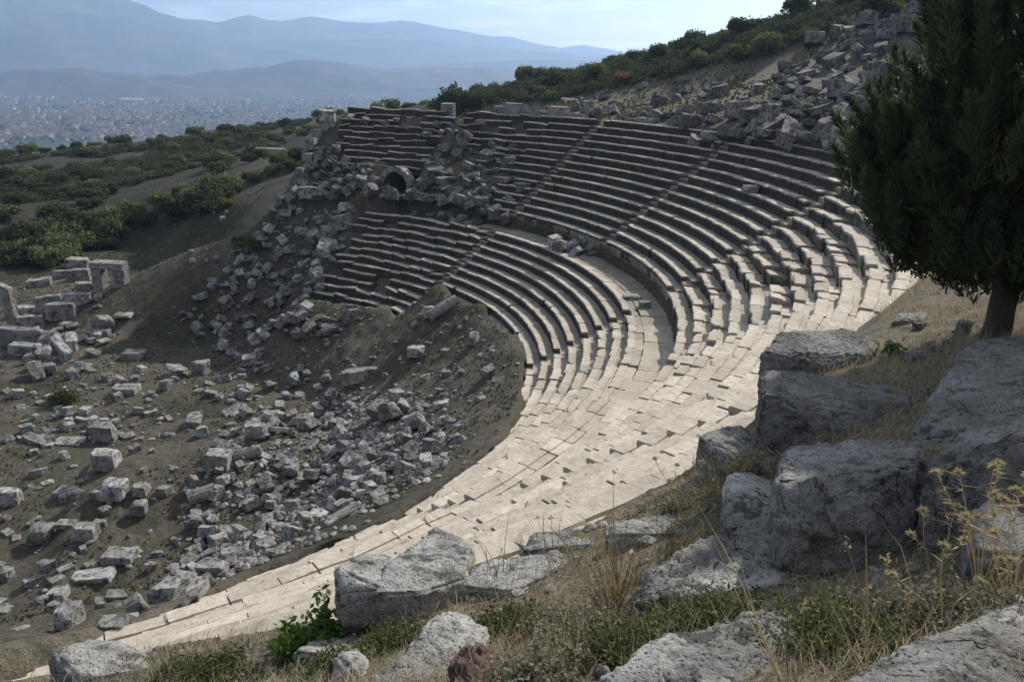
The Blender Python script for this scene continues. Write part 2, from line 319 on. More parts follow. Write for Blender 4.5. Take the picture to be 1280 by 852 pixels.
# ------------------------------------------------------------------ distant mountains
def mountain(name, crest, D, W, amp, seed, nseg=260, nv=26):
    px = np.linspace(crest[0][0], crest[-1][0], nseg); py = np.interp(px, [c[0] for c in crest], [c[1] for c in crest])
    pts = np.array([az_dist(px[i], py[i], D) for i in range(nseg)]); dirs = (pts[:, :2] - CAM[:2]) / D
    V = []; t = np.concatenate([np.linspace(0, 1, nv), 1 + np.linspace(.08, 1, 10)])
    for k_, tk in enumerate(t):
        dist = D - W + W * tk; x = CAM[0] + dirs[:, 0] * dist; y = CAM[1] + dirs[:, 1] * dist
        hgt = pts[:, 2] - PLAIN + 12; prof = tk ** 1.25 if tk <= 1 else max(0, 1 - (tk - 1)) ** 1.2
        nz = fbm(x, y, W * .35, 5, seed); ridge = (.5 - np.abs(nz) * 2.2)
        z = PLAIN - 12 + hgt * prof + amp * ridge * math.sin(math.pi * min(tk, 1) * .9) * prof ** .3 + fbm(x, y, D * .02, 4, seed + 5) * amp * .35 * (tk > 0)
        V.append(np.stack([x, y, z], -1))
    V = np.concatenate(V); nt = len(t)
    F = [[i * nseg + j, i * nseg + j + 1, (i + 1) * nseg + j + 1, (i + 1) * nseg + j] for i in range(nt - 1) for j in range(nseg - 1)]
    mb = MB(); mb.add(V, F); o = mb.build(name, M['mountain']); o.data.polygons.foreach_set('use_smooth', [True] * len(F)); tag(o, kind='structure')
mountain('hills', [(-500, 100), (-100, 98), (0, 93), (60, 86), (95, 86), (140, 93), (200, 95), (260, 91), (330, 85), (365, 78), (390, 77), (430, 79), (480, 90), (540, 84), (590, 86), (640, 91), (700, 99), (780, 108), (900, 118), (1200, 130)], 4300, 520, 45, 41)
mountain('hills', [(300, 96), (450, 88), (560, 80), (640, 76), (700, 76), (780, 74), (950, 95), (1100, 110)], 5600, 700, 40, 47)
mountain('mountain', [(-500, 70), (0, 62), (120, 56), (200, 50), (250, 52), (300, 49), (400, 51), (480, 48), (540, 52), (600, 58), (650, 64), (700, 68), (770, 70), (900, 82), (1100, 100)], 7000, 1200, 80, 43)
mountain('mountain', [(-500, -40), (-100, -30), (60, -14), (130, -3), (165, 2), (190, 9), (215, 20), (240, 27), (265, 38), (300, 46), (360, 58), (500, 80)], 7300, 1900, 150, 44)
mountain('mountain', [(100, 40), (200, 26), (240, 26), (270, 29), (300, 22), (312, 20), (330, 26), (352, 27), (385, 21), (410, 25), (450, 30), (480, 29), (500, 27), (520, 30), (560, 39), (600, 44), (640, 48), (680, 57), (720, 64), (760, 67), (800, 75), (1000, 100)], 8300, 1500, 90, 45)
mountain('mountain', [(400, 60), (560, 52), (640, 51), (670, 55), (700, 60), (730, 57), (770, 64), (850, 75), (1000, 95)], 9200, 1000, 40, 46)
# ------------------------------------------------------------------ the theatre: wedges of seat rows between stairways
theatre = empty('ancient_theatre', (0, 0, 0), 'half-round ancient stone theatre with curved seat rows and radial stairways on the hillside', 'theatre')
U_ST = [104.0, 84.6, 63.8, 43.0, 21.1, 0.9, -20.3, -41.0, -56.0]
L_ST = [91.5, 63.8, 20.6, -20.3, -56.0]
HWS = .46
def rnd(a, b): return random.uniform(a, b)
def seat_blocks(runs, th0, th1, r, z, h, d, skip=None, lens=(1.0, 1.7), chip=.09, jit=1.0):
    a = R(th0); end = R(th1); mb = MB(); runs.append(mb)
    while a < end - .25 / r:
        b = min(a + rnd(*lens) / r, end)
        if end - b < .5 / r: b = end
        mid = math.degrees((a + b) / 2); sk = skip(mid) if skip else 0
        if random.random() >= sk:
            dr, dz, tl, tr, twist = random.gauss(0, .018) * jit, random.gauss(0, .016) * jit, random.gauss(0, .012) * jit, random.gauss(0, .014) * jit, random.gauss(0, .016) * jit
            if sk > 0: dr -= rnd(0, .15); dz -= rnd(0, .15); tl *= 5; tr *= 5
            g = (.006 + random.random() * (.02 if mid < 5 else .013)) / r; ns = 6; split = rnd(.46, .62) * d; lip = rnd(.015, .05)
            prof = [(d + .03, -.045), (split + .015, -.04 - rnd(0, .02)), (split, -.004), (.045, 0), (.0, -lip), (.005, -.15), (.05, -.19), (.065, -h * .75), (.05, -h - .14)]
            V = []; c0 = random.random() < chip; c1 = random.random() < chip; cl = rnd(.03, .3); cr_ = rnd(.03, .3)
            for i in range(ns + 1):
                t = i / ns; an = (a + g) * (1 - t) + (b - g) * t; e = random.gauss(0, .011)
                ch = (cl * max(0, 1 - t * 4) if c0 else 0) + (cr_ * max(0, 1 - (1 - t) * 4) if c1 else 0)
                for q, (pr, pz) in enumerate(prof):
                    x = pr + dr + twist * (t - .5) * 2 + (e if 3 <= q <= 5 else 0) + (ch if 2 < q < 6 else ch * .4 if q >= 6 else 0) + random.gauss(0, .004)
                    zz = z + pz + dz + tl * (t - .5) * 2 + tr * (pr / d - .5) + random.gauss(0, .005) - (ch * .25 if q in (3, 4) else 0)
                    V.append(((r + x) * math.cos(an), (r + x) * math.sin(an), zz))
            for an in (a + g, b - g): V.append(((r + d) * math.cos(an), (r + d) * math.sin(an), z - h - .14))
            K = len(prof); F = [[i * K + q, i * K + q + 1, (i + 1) * K + q + 1, (i + 1) * K + q] for i in range(ns) for q in range(K - 1)]
            n = (ns + 1) * K; F.append([q for q in range(K)][::-1] + [n]); F.append([ns * K + q for q in range(K)] + [n + 1])
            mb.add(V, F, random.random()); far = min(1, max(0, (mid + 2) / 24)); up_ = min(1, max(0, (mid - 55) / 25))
            pr_ = [.4 * far + .5 * up_, .35 * far + .5 * up_, .15 * far + .35 * up_, .1 * up_, .15 * far + .1 * up_, .25 + .75 * far, .3 + .7 * far, .3 + .7 * far, .4 + .6 * far]; mb.p.append(np.array(pr_ * (ns + 1) + [.6, .6]))  # riser and tread-back shade painted in with the lichen, stronger at the far side
        elif mb.n: mb = MB(); runs.append(mb)
        a = b
def rowgeo(upper, k):
    return (RW + DU * k, ZW + HU * k, HU, DU) if upper else (RL0 + DL * k, HL * k, HL, DL)
for tier, st in ((True, U_ST), (False, L_ST)):
    for w_ in range(len(st) - 1):
        thb, tha = st[w_], st[w_ + 1]
        rows = []
        for k_ in range(-2 if not tier else 0, NU + 1 if tier else NL):
            r, z, h, d = rowgeo(tier, k_)
            hw = math.degrees(HWS / r); e1 = thb - hw if thb not in (104.0, 91.5) else thb + random.uniform(-2, 1); e0 = tha + hw
            rim = [t for t in np.arange(e0, e1, .5) if np.interp(t, RIM_T, RIM_R) > r - .8]
            if tier and rim: e0 = max(e0, rim[0])
            if not rim or (k_ > 11 and tha < -10): continue
            ed = [t for t in np.arange(e0, e1, .5) if np.interp(t, EDGE_T, EDGE_R) < r + 1.5]
            if not ed: continue
            e0, e1 = max(e0, ed[0]), min(e1, ed[-1] + .5)
            skip = None
            if tier and tha > 60 and tha < 70: skip = lambda t, k_=k_: (.92 if t > 68 + k_ * 1.2 and k_ < 6 else .45 if k_ < 9 and t > 74 else .12 if t > 70 else 0)
            if tier and tha > 80: skip = lambda t, k_=k_: 1 if (k_ < 4 and (t > 94 or t < 92.5)) or (k_ < 3) else .6 if k_ in (11, 12) and not (86 < t < 90 or 93 < t < 98) else .85 if t > 98.5 + k_ * .25 else .03
            if tier and k_ == 0: d = d
            if not tier and tha > 60: skip = lambda t, k_=k_: .5 if t > 88 else (.55 if k_ < 0 else .04)
            if tier and 0 < tha < 2: skip = lambda t, k_=k_: .35 if k_ == 8 and t > 18 else .02
            runs = []; seat_blocks(runs, e0, e1, r, z, h, d, skip, (.9, 1.55) if tha < 2 else (1.0, 1.9), .14 if tha < 1 else .07, .62 if tha > 0 else .95)
            rows += [mb for mb in runs if mb.n]
        if rows:
            wd = link('seating_wedge', None, theatre)
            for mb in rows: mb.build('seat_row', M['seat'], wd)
def arc_block(mb, a0, a1, r0, r1, z0, z1, j=.015, ns=3, m=0):
    V = []
    o = [[random.gauss(0, j) for _ in range(3)] for _ in range(4)]
    for i in range(ns + 1):
        a = R(a0 + (a1 - a0) * i / ns)
        for q, (r, z) in enumerate(((r0, z0), (r0, z1), (r1, z1), (r1, z0))):
            rr = r + o[q][0] + random.gauss(0, .006); V.append((rr * math.cos(a), rr * math.sin(a), z + (o[q][2] if q in (1, 2) else 0) + random.gauss(0, .006)))
    F = [[i * 4 + q, i * 4 + (q + 1) % 4, (i + 1) * 4 + (q + 1) % 4, (i + 1) * 4 + q] for i in range(ns) for q in range(4)] + [[3, 2, 1, 0], [ns * 4, ns * 4 + 1, ns * 4 + 2, ns * 4 + 3]]
    mb.add(V, F, random.random(), m); mid = (a0 + a1) / 2; far = min(1, max(0, (mid - 2) / 30)); mb.p.append(np.array([.3 + .7 * far, .5 * far, .5 * far, .6] * (ns + 1)))  # fronts darkened most: lichen plus painted shade
def stairway(th, upper, k0, k1):
    mb = MB()
    for k_ in range(k0, k1):
        r, z, h, d = rowgeo(upper, k_)
        for s_ in (0, 1):
            ra, za = r + d * .5 * s_ - (.02 if s_ else 0), z - h * .5 * (1 - s_) - .02; hw = math.degrees((HWS - .02) / ra)
            arc_block(mb, th - hw, th + hw, ra, ra + d * .55, za - h * .8, za, .02, 3)
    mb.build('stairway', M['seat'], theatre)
for th in L_ST[1:-1]: stairway(th, False, 4 if 0 < th < 30 else 0 if th > 60 else 7, NL)
for th in U_ST[2:-2]: stairway(th, True, 0, NU)
# podium wall above the walkway, walkway paving, back wall
mb = MB()
for w_ in range(2, len(U_ST) - 1):
    e1, e0 = U_ST[w_], U_ST[w_ + 1]; hw = math.degrees(.2 / RW); a = e0 + (hw if e0 > -50 else 0)
    while a < e1 - hw:
        b = min(a + math.degrees(rnd(1.1, 1.9) / RW), e1 - hw)
        if e1 - hw - b < 1: b = e1 - hw
        if not (e1 > 60 and a > 69): arc_block(mb, a + .02, b - .02, RW + .05 + random.gauss(0, .008), RW + .6, ZD - .3, ZW - HU + .26, .006, 4)
        a = b
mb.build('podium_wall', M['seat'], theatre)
mb = MB(); a = -50.0
while a < 72:
    b = a + math.degrees(rnd(.9, 1.7) / 30.8)
    if a > 48 and random.random() < .2:
        if mb.n: mb.build('walkway', M['seat'], theatre); mb = MB()
    else: arc_block(mb, a + .02, b - .02, 30.28 + random.gauss(0, .01), 31.76, ZD - .3, ZD - .02 + random.gauss(0, .012), .008, 3)
    a = b
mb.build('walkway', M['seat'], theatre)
mb = MB(); a = 3.0
while a < 88:
    b = a + math.degrees(rnd(1.0, 2.0) / 41.5); top = ZW + HU * NU + rnd(.25, .72)
    stair = any(abs((a + b) / 2 - s_) < 1.0 for s_ in U_ST)
    if stair or random.random() < .2:
        if mb.n: mb.build('back_wall', M['wall'], theatre); mb = MB()
    else:
        r0 = RW + DU * NU + .62 + random.gauss(0, .1)
        arc_block(mb, a + .03, b - .03, r0, r0 + .6, ZW + HU * NU - .7, top, .03, 3)
        if a > 64 and random.random() < .35: arc_block(mb, a + .03, b - rnd(.03, .5), r0 + .06, r0 + .6, top + .004, top + rnd(.2, .34), .04, 3)
    a = b
mb.build('back_wall', M['wall'], theatre)
# retaining wall at the broken far end
def box_block(mb, c, sx, sy, sz, yaw, j=.03, tint=None):
    ca, sa = math.cos(yaw), math.sin(yaw); V = []
    n = 3
    for ix in range(2):
        for iy in range(2):
            for iz in range(2):
                x = (ix - .5) * sx + random.gauss(0, j); y = (iy - .5) * sy + random.gauss(0, j); z = iz * sz + random.gauss(0, j)
                V.append((c[0] + x * ca - y * sa, c[1] + x * sa + y * ca, c[2] + z))
    mb.add(V, [[0, 1, 3, 2], [4, 6, 7, 5], [0, 4, 5, 1], [2, 3, 7, 6], [0, 2, 6, 4], [1, 5, 7, 3]], random.random() if tint is None else tint)
mb = MB()
for r_ in np.arange(33.4, 41.5, 1.25):
    th = 104.3 + rnd(-.6, .6); x, y = pol(th, r_); z = G1(x, y) - .6; topz = cone(np.array([r_]))[()] + rnd(-.7, .1)
    while z < float(np.ravel(topz)[0]):
        hz = rnd(.45, .7); box_block(mb, (x + rnd(-.1, .1), y + rnd(-.1, .1), z), rnd(1.0, 1.22), rnd(.7, 1.0), hz - .01, R(th + rnd(-4, 4))); z += hz
mb.build('retaining_wall', M['wall'], theatre)
# vaulted passage
VT, VR, VZ = 88.3, 33.4, 6.25
def vpt(s, u, z): th = R(VT); return ((VR + s) * math.cos(th) - u * math.sin(th), (VR + s) * math.sin(th) + u * math.cos(th), VZ + z)
vp = link('vaulted_passage', None, theatre)
mb = MB(); N = 11
for i in range(N):
    a0, a1 = math.pi * i / N + .012, math.pi * (i + 1) / N - .012; V = []
    e = random.gauss(0, .04)
    for s_ in (-.35 + e, .5):
        for rr in (1.15, 1.62 + random.gauss(0, .03)):
            for a_ in (a0, (a0 + a1) / 2, a1): V.append(vpt(s_, rr * math.cos(a_), .55 + rr * math.sin(a_)))
    q = lambda s_, r_, a_: s_ * 6 + r_ * 3 + a_
    F = []
    for a_ in (0, 1):
        F += [[q(0, 0, a_), q(0, 1, a_), q(0, 1, a_ + 1), q(0, 0, a_ + 1)], [q(1, 0, a_), q(1, 0, a_ + 1), q(1, 1, a_ + 1), q(1, 1, a_)], [q(0, 1, a_), q(1, 1, a_), q(1, 1, a_ + 1), q(0, 1, a_ + 1)], [q(0, 0, a_), q(0, 0, a_ + 1), q(1, 0, a_ + 1), q(1, 0, a_)]]
    F += [[q(0, 0, 0), q(1, 0, 0), q(1, 1, 0), q(0, 1, 0)], [q(0, 0, 2), q(0, 1, 2), q(1, 1, 2), q(1, 0, 2)]]
    mb.add(V, F, random.random())
for u in (-1.38, 1.38): box_block(mb, vpt(.08, u, -.4), .8, .46, .93, R(VT), .02)
mb.build('arch', M['wall'], vp)
mb = MB(); V = []; A = [(-1.17, -.4), (-1.17, .55)] + [(1.17 * math.cos(math.pi * (1 - i / 10)), .55 + 1.17 * math.sin(math.pi * (1 - i / 10))) for i in range(1, 10)] + [(1.17, .55), (1.17, -.4)]
for s_ in (.49, 5.0): V += [vpt(s_, u, z) for u, z in A]
n = len(A); mb.add(V, [[i, i + 1, n + i + 1, n + i] for i in range(n - 1)] + [[n + i for i in range(n)], [n - 1, 0, n, 2 * n - 1]], .3); mb.build('tunnel', M['wall'], vp)
# ------------------------------------------------------------------ stone templates
def displace(bm, amp, sc, seed, amp2=0, sc2=1):
    bm.normal_update(); off = Vector((seed * 13.7, seed * 7.1, seed * 3.3)); D = []
    for v in bm.verts:
        p = v.co / sc + off; d = amp * (mnoise.fractal(p, 1.0, 2.0, 4) )
        if amp2: d += amp2 * (1 - 2.4 * abs(mnoise.noise(v.co / sc2 + off))) + amp2 * .5 * mnoise.noise(v.co / (sc2 * .35) + off)
        D.append(d)
    for v, d in zip(bm.verts, D): v.co += v.normal * d
def refine(bm, L, it=5):
    for _ in range(it):
        es = [e for e in bm.edges if e.calc_length() > L]
        if not es: break
        bmesh.ops.subdivide_edges(bm, edges=es, cuts=1, use_grid_fill=True); bmesh.ops.triangulate(bm, faces=[f for f in bm.faces if len(f.verts) > 4])
def finish(bm, name, mat, smooth_=False):
    me = bpy.data.meshes.new(name); bmesh.ops.recalc_face_normals(bm, faces=bm.faces[:]); bm.to_mesh(me); bm.free(); me.materials.append(mat)
    if smooth_: me.polygons.foreach_set('use_smooth', [True] * len(me.polygons))
    return me
def cut(bm, co, no):
    r_ = bmesh.ops.bisect_plane(bm, geom=bm.verts[:] + bm.edges[:] + bm.faces[:], plane_co=co, plane_no=no, clear_outer=True)
    ed = [e for e in r_['geom_cut'] if isinstance(e, bmesh.types.BMEdge)]
    if ed: bmesh.ops.edgeloop_fill(bm, edges=ed)
def stone_template(seed, dims, ncut, rough, L=.2):
    rs = random.Random(seed); bm = bmesh.new(); bmesh.ops.create_cube(bm, size=1)
    for v in bm.verts:
        v.co = Vector((v.co.x * dims[0] * (1 + rs.uniform(-.07, .07)), v.co.y * dims[1] * (1 + rs.uniform(-.09, .09)), v.co.z * dims[2] * (1 + rs.uniform(-.1, .1))))
    for _ in range(ncut):
        no = Vector((rs.choice((-1, 1)) * rs.uniform(.2, 1), rs.choice((-1, 1)) * rs.uniform(.2, 1), rs.uniform(-.2, 1))).normalized()
        ext = max(v.co.dot(no) for v in bm.verts); cut(bm, no * ext * rs.uniform(.66, .92), no)
    bmesh.ops.bevel(bm, geom=bm.edges[:], offset=.02 + rough * .3, segments=1, affect='EDGES', clamp_overlap=True)
    bmesh.ops.triangulate(bm, faces=[f for f in bm.faces if len(f.verts) > 4]); refine(bm, L * max(dims))
    displace(bm, rough, .45, seed, rough * .35, .16)
    zmin = min(v.co.z for v in bm.verts)
    for v in bm.verts: v.co.z -= zmin
    return finish(bm, 'stone', M['rubble'])
BLK = [stone_template(100 + i, (1, rnd(.55, .8), rnd(.45, .7)), i % 3 + 1, .03) for i in range(12)]
SLB = [stone_template(200 + i, (1, rnd(.5, .75), rnd(.2, .3)), i % 3, .022) for i in range(7)]
ROK = [stone_template(300 + i, (1, rnd(.65, .95), rnd(.6, .85)), 5, .06) for i in range(8)]
COUNT = {}
def stone(p, w, kind, yaw=None, tilt=None, sink=.18, label=None, cat=None, group=None, sz=1.0, sy=1.0, mat=None):
    tm = random.choice({'stone_block': BLK, 'stone_slab': SLB, 'rock': ROK}[kind]); o = link(kind, tm)
    t = tilt if tilt is not None else (random.gauss(0, .22), random.gauss(0, .22))
    o.rotation_euler = (t[0], t[1], rnd(0, 6.28) if yaw is None else yaw); o.scale = (w, w * sy * rnd(.9, 1.1), w * sz * rnd(.85, 1.15))
    o.location = (p[0], p[1], p[2] - sink * w * .55); COUNT[kind] = COUNT.get(kind, 0) + 1
    if mat: o.material_slots[0].link = 'OBJECT'; o.material_slots[0].material = M[mat]
    return tag(o, label, cat or {'stone_block': 'stone block', 'stone_slab': 'stone slab', 'rock': 'rock'}[kind], group)
def zone(poly, n, wr, label, group, kinds=('stone_block', 'stone_slab', 'rock'), pile=0.0, tilt=.25, mind=6.0, surf=None, mat=None, yaw=None, sy=1.0):
    xs = [p[0] for p in poly]; ys = [p[1] for p in poly]; got = []; tries = 0
    while len(got) < n and tries < n * 40:
        tries += 1; x = rnd(min(xs), max(xs)); y = rnd(min(ys), max(ys))
        if not bool(inpoly([x], [y], poly)[0]): continue
        w = rnd(*wr) * (1.25 if random.random() < .15 else 1)
        if any(math.hypot(x - a, (y - b) * 1.5) < mind * (.6 + w * .5) for a, b in got): continue
        got.append((x, y)); p = (surf or at)(x, y).copy(); p[2] += rnd(0, pile)
        kd = random.choice(kinds)
        stone(p, w, kd, yaw=None if yaw is None else yaw + random.gauss(0, .45), sy=sy, tilt=(random.gauss(0, tilt), random.gauss(0, tilt)), label=label[kd], group=group + {'stone_block': ': hewn blocks', 'stone_slab': ': flat slabs', 'rock': ': rough stones'}[kd], mat=mat)
        ANCH.append((p[0], p[1], w))
    return got
ANCH = []
def steps(x, y):
    r = np.hypot(x, y); kl = np.floor((r - RL0) / DL); ku = np.floor((r - RW) / DU)
    return np.where(r > RW + DU * (NU + 1), G(x, y), np.where(r >= RW, ZW + HU * ku, np.where(r > RL0 + DL * 12, ZD, HL * np.clip(kl, -3, 11))))
def at_seat(px, py):
    d = ray(px, py); t = np.arange(8, 95, .02); P = CAM + t[:, None] * d; i = int(np.argmax(P[:, 2] < steps(P[:, 0], P[:, 1]))); return P[i]
def lab(where): return {'stone_block': 'hewn grey stone block ' + where, 'stone_slab': 'flat grey stone slab ' + where, 'rock': 'rough broken grey stone ' + where}
B, S_, K_ = 'stone_block', 'stone_slab', 'rock'
zone([(230, 640), (255, 570), (300, 535), (380, 520), (430, 500), (520, 500), (560, 530), (540, 585), (470, 625), (390, 655), (300, 690), (235, 690)], 165, (.35, .95), lab('in the big rubble heap on the orchestra floor'), 'rubble heap on the orchestra', pile=.35, tilt=.4, mind=7)
zone([(150, 790), (240, 690), (300, 690), (400, 650), (330, 705), (240, 750)], 30, (.4, .85), lab('in the stony strip below the lit seats'), 'stony strip below the seats', pile=.1, tilt=.3, mind=9)
zone([(372, 236), (440, 262), (440, 290), (420, 325), (400, 370), (378, 410), (330, 455), (280, 460), (240, 425), (222, 395), (270, 350), (320, 300), (345, 262)], 150, (.5, 1.15), lab('on the collapsed far end of the theatre'), 'stones fallen from the far end of the theatre', pile=.6, tilt=.4, mind=7)
zone([(375, 205), (400, 180), (425, 200), (470, 215), (478, 245), (440, 262), (385, 252), (368, 235)], 60, (.55, 1.1), lab('heaped beside the vaulted passage'), 'stones heaped beside the vaulted passage', pile=.5, tilt=.4, mind=6, mat='lichened')
zone([(535, 195), (580, 180), (650, 185), (655, 250), (630, 270), (560, 262), (515, 245)], 60, (.8, 1.5), lab('among the broken upper seats right of the vault'), 'stones of the broken upper seats', (S_, S_, B), .1, .3, 8, mat='lichened')
zone([(490, 245), (560, 262), (640, 270), (640, 285), (560, 280), (480, 262)], 26, (.6, 1.2), lab('on the walkway below the broken upper seats'), 'stones on the far walkway', (S_, B, K_), .1, .3, 8, mat='lichened')
zone([(365, 395), (420, 400), (440, 385), (455, 398), (420, 418), (370, 425)], 22, (.7, 1.1), lab('tilted below the lowest far seats'), 'slabs below the lowest far seats', (S_, S_, B), .1, .22, 7, mat='lichened')
zone([(885, 185), (925, 130), (960, 95), (1060, 45), (1110, 55), (1095, 150), (1050, 190), (1000, 180)], 88, (1.0, 2.2), lab('tumbled on the slope above the seats beside the dark tree'), 'blocks tumbled above the seats', (S_, S_, B), .25, .32, 8, mat='lichened', yaw=YAW + .75, sy=.75)
zone([(700, 140), (800, 110), (880, 100), (930, 120), (880, 165), (800, 150), (720, 155)], 26, (.7, 1.6), lab('half buried in the dry bank above the back wall'), 'stones in the bank above the back wall', (S_, B, K_), 0, .25, 12, mat='lichened')
zone([(1010, 60), (1080, 25), (1190, 5), (1200, 40), (1110, 55)], 22, (1.2, 2.0), lab('in the ruined steps at the top of the slope'), 'blocks of the ruined upper steps', (B, B, S_), .2, .1, 10, mat='lichened')
zone([(440, 150), (540, 150), (560, 165), (600, 150), (640, 150), (560, 172), (440, 165)], 8, (.5, .9), lab('loose on the broken top of the far seats'), 'loose stones on the far rim', (B, K_), .2, .3, 8, surf=at_seat, mat='lichened')
zone([(10, 480), (120, 450), (220, 470), (240, 520), (190, 560), (120, 540), (60, 575), (0, 560)], 52, (.4, .85), lab('scattered in front of the ruined stage building'), 'stones in front of the stage ruin', pile=.05, tilt=.15, mind=11)
zone([(0, 590), (60, 560), (200, 560), (240, 620), (200, 700), (130, 780), (0, 790)], 44, (.35, .8), lab('strewn over the grassy stage floor'), 'stones strewn over the stage floor', pile=0, tilt=.12, mind=16)
zone([(20, 440), (60, 400), (130, 370), (140, 430), (100, 470), (30, 470)], 26, (.7, 1.3), lab('in the rubble of the stage building'), 'rubble of the stage building', pile=.3, tilt=.3, mind=8)
zone([(200, 290), (290, 250), (330, 265), (300, 330), (240, 330)], 10, (.3, .6), lab('lying beside the far dirt path'), 'stones beside the far path', (K_,), 0, .2, 12)
zone([(690, 294), (735, 300), (742, 320), (715, 322), (688, 308)], 12, (.5, .9), lab('in the small pile on the walkway'), 'small pile of stones on the walkway', (B, S_, K_), .25, .4, 5, surf=at_seat)
zone([(420, 470), (560, 400), (620, 430), (640, 500), (560, 560), (520, 480)], 14, (.35, .8), lab('on the bare earth bank under the seats'), 'stones on the earth bank', (S_, K_), 0, .2, 16)
zone([(240, 470), (330, 452), (440, 480), (430, 515), (330, 535), (240, 560)], 44, (.4, .95), lab('between the big heap and the collapsed far end'), 'stones between the heap and the far end', pile=.1, tilt=.25, mind=10)
zone([(1110, 430), (1150, 400), (1225, 410), (1200, 440), (1120, 455)], 9, (.12, .3), lab('on the dry ground under the juniper'), 'stones under the juniper', (K_, S_), 0, .2, 14)
# stones one can point at
def pb(px, py, wp, label, kind=B, sz=1.0, sy=1.0, yaw=None, tilt=(0, 0), surf=None, lift=0):
    p = (surf or at)(px, py).copy(); dep = project(p)[2][0]; p[2] += lift
    stone(p, wp * dep / FPX * 1.02, kind, (YAW if yaw is None else yaw), tilt, .12, label, sz=sz, sy=sy); ANCH.append((p[0], p[1], .7))
pb(937, 240, 18, 'loose stone lying on a seat row near the rim, left of the dark tree', K_, .6, surf=at_seat)
pb(150, 697, 36, 'large broken slab alone on the grass, widest near the lower left', S_, 1.3)
pb(142, 780, 32, 'thick slab on the bare ground beside two small rocks at lower left', S_, 1.6)
pb(88, 616, 34, 'flat slab split in two lying alone on the stage floor', S_, .8, 1.2)
pb(133, 583, 30, 'pale angular block standing alone on the stage floor', B, 1.2)
pb(131, 549, 26, 'cubic block nearest the long thin slab on the stage floor', B, 1.3)
pb(46, 552, 46, 'long thin slab lying on the stage floor', S_, .7, .5, yaw=YAW - .5)
pb(88, 553, 34, 'flat rounded slab raised on the stage floor behind the pale block', S_, .7)
pb(13, 628, 26, 'dark squat block at the left edge of the stage floor', B, 1.2)
pb(84, 658, 22, 'pale split square block on the stage floor', S_, 1.2, 1.2)
pb(109, 672, 26, 'pale cut block with sloping top near the split block', B, .9)
pb(52, 675, 26, 'rounded rock left of the pale cut block', K_)
pb(126, 658, 14, 'small upright stone beside the pale cut block', B, 1.3)
pb(176, 616, 19, 'lone rough stone beside the edge of the big heap', K_)
pb(143, 620, 28, 'rough jagged stone between the slab and the big heap', K_, .8)
pb(118, 722, 50, 'long tilted slab in the stony strip', S_, .8, .6, tilt=(.1, -.15))
pb(428, 648, 46, 'long tilted slab sticking out at the right end of the big heap', S_, .7, .5, yaw=YAW + .7, tilt=(0, -.2))
pb(447, 600, 36, 'pale flat-topped slab at the top right of the big heap', S_, 1.1)
pb(549, 560, 44, 'thin slab leaning on the right side of the big heap', S_, .7, .6, yaw=YAW + .5, tilt=(.2, -.2))
pb(546, 585, 40, 'lower thin slab leaning on the right side of the big heap', S_, .7, .6, yaw=YAW + .5, tilt=(.2, -.2))
pb(274, 582, 28, 'tall upright block at the left edge of the big heap', B, 1.6)
pb(156, 394, 20, 'flat pale slab alone on the dirt between stage and theatre', S_, .8, 1.3)
pb(169, 448, 26, 'lone dark block on the grass right of the stage ruin', B, .9)
pb(218, 470, 26, 'dark rough block on the grass midway to the fallen far end', K_, .8)
pb(158, 491, 30, 'broad low block in front of the stage rubble', S_, 1.4)
pb(450, 474, 44, 'long dark stone lying on the earth bank', B, .5, .5, yaw=YAW + .5)
pb(520, 444, 20, 'square block alone on the earth bank', B, 1)
pb(553, 505, 26, 'pale slab on the earth bank right of the heap', S_, .8, .7, yaw=YAW + .6)
pb(790, 372, 22, 'flat block lying on the walkway below the podium wall', S_, .8, surf=at_seat)
pb(806, 384, 14, 'small square block on the walkway near its broken end', B, surf=at_seat)
pb(378, 292, 16, 'pale lit block high on the collapsed far end', B, 1)
pb(430, 285, 26, 'large pale block perched over the far end of the seat rows', B, .9, tilt=(0, -.2))
pb(412, 296, 22, 'rounded pale block beside the perched block', K_, .8)
pb(455, 232, 22, 'bright-topped block tilted in front of the vaulted passage', B, .9, tilt=(.2, .2))
pb(388, 252, 26, 'large squared block at the foot of the broken theatre end', B, .9, .8)
pb(410, 158, 18, 'capped square pillar stump on the far rim', B, 1.6)
pb(340, 190, 40, 'low wall stone on the slope left of the theatre', B, .3, .4)
pb(808, 143, 14, 'upright stone on the dry bank above the back wall', B, 1.3)
pb(733, 142, 15, 'upright round-topped stone beside the shrubs above the rim', B, 1.4)
pb(870, 183, 24, 'dark block leaning at the top of the second stairway', B, .8, tilt=(.4, .3))
pb(896, 182, 16, 'upright slab leaning beside the gap in the back wall', S_, 2.0, tilt=(.9, .2))
for (px, py, w, l) in [(50, 357, 30, 'square block crowning the stage ruin left of the doorway'), (80, 347, 24, 'block beside the two stacked stones of the stage ruin'), (100, 350, 30, 'lower of two stacked stones beside the doorway'), (33, 392, 34, 'left block of the long course of the stage ruin'), (64, 387, 34, 'middle block of the long course of the stage ruin'), (96, 380, 34, 'right block of the long course of the stage ruin'), (110, 363, 30, 'block under the doorway post of the stage ruin'), (40, 412, 34, 'lower left block of the front course of the stage ruin'), (78, 398, 36, 'lower right block of the front course of the stage ruin')]:
    pb(px, py, w * .86, l, B, .85, .7, yaw=YAW + .25 + random.gauss(0, .08), tilt=(random.gauss(0, .05), random.gauss(0, .05)))
pb(99, 333, 28, 'upper of two stacked stones beside the doorway', B, .8, .8, lift=0)
pb(30, 430, 60, 'long beam lying across the front of the stage ruin', B, .5, .35, yaw=YAW - .1)
pb(36, 442, 44, 'second long beam under the front beam of the stage ruin', B, .6, .4, yaw=YAW - .1)
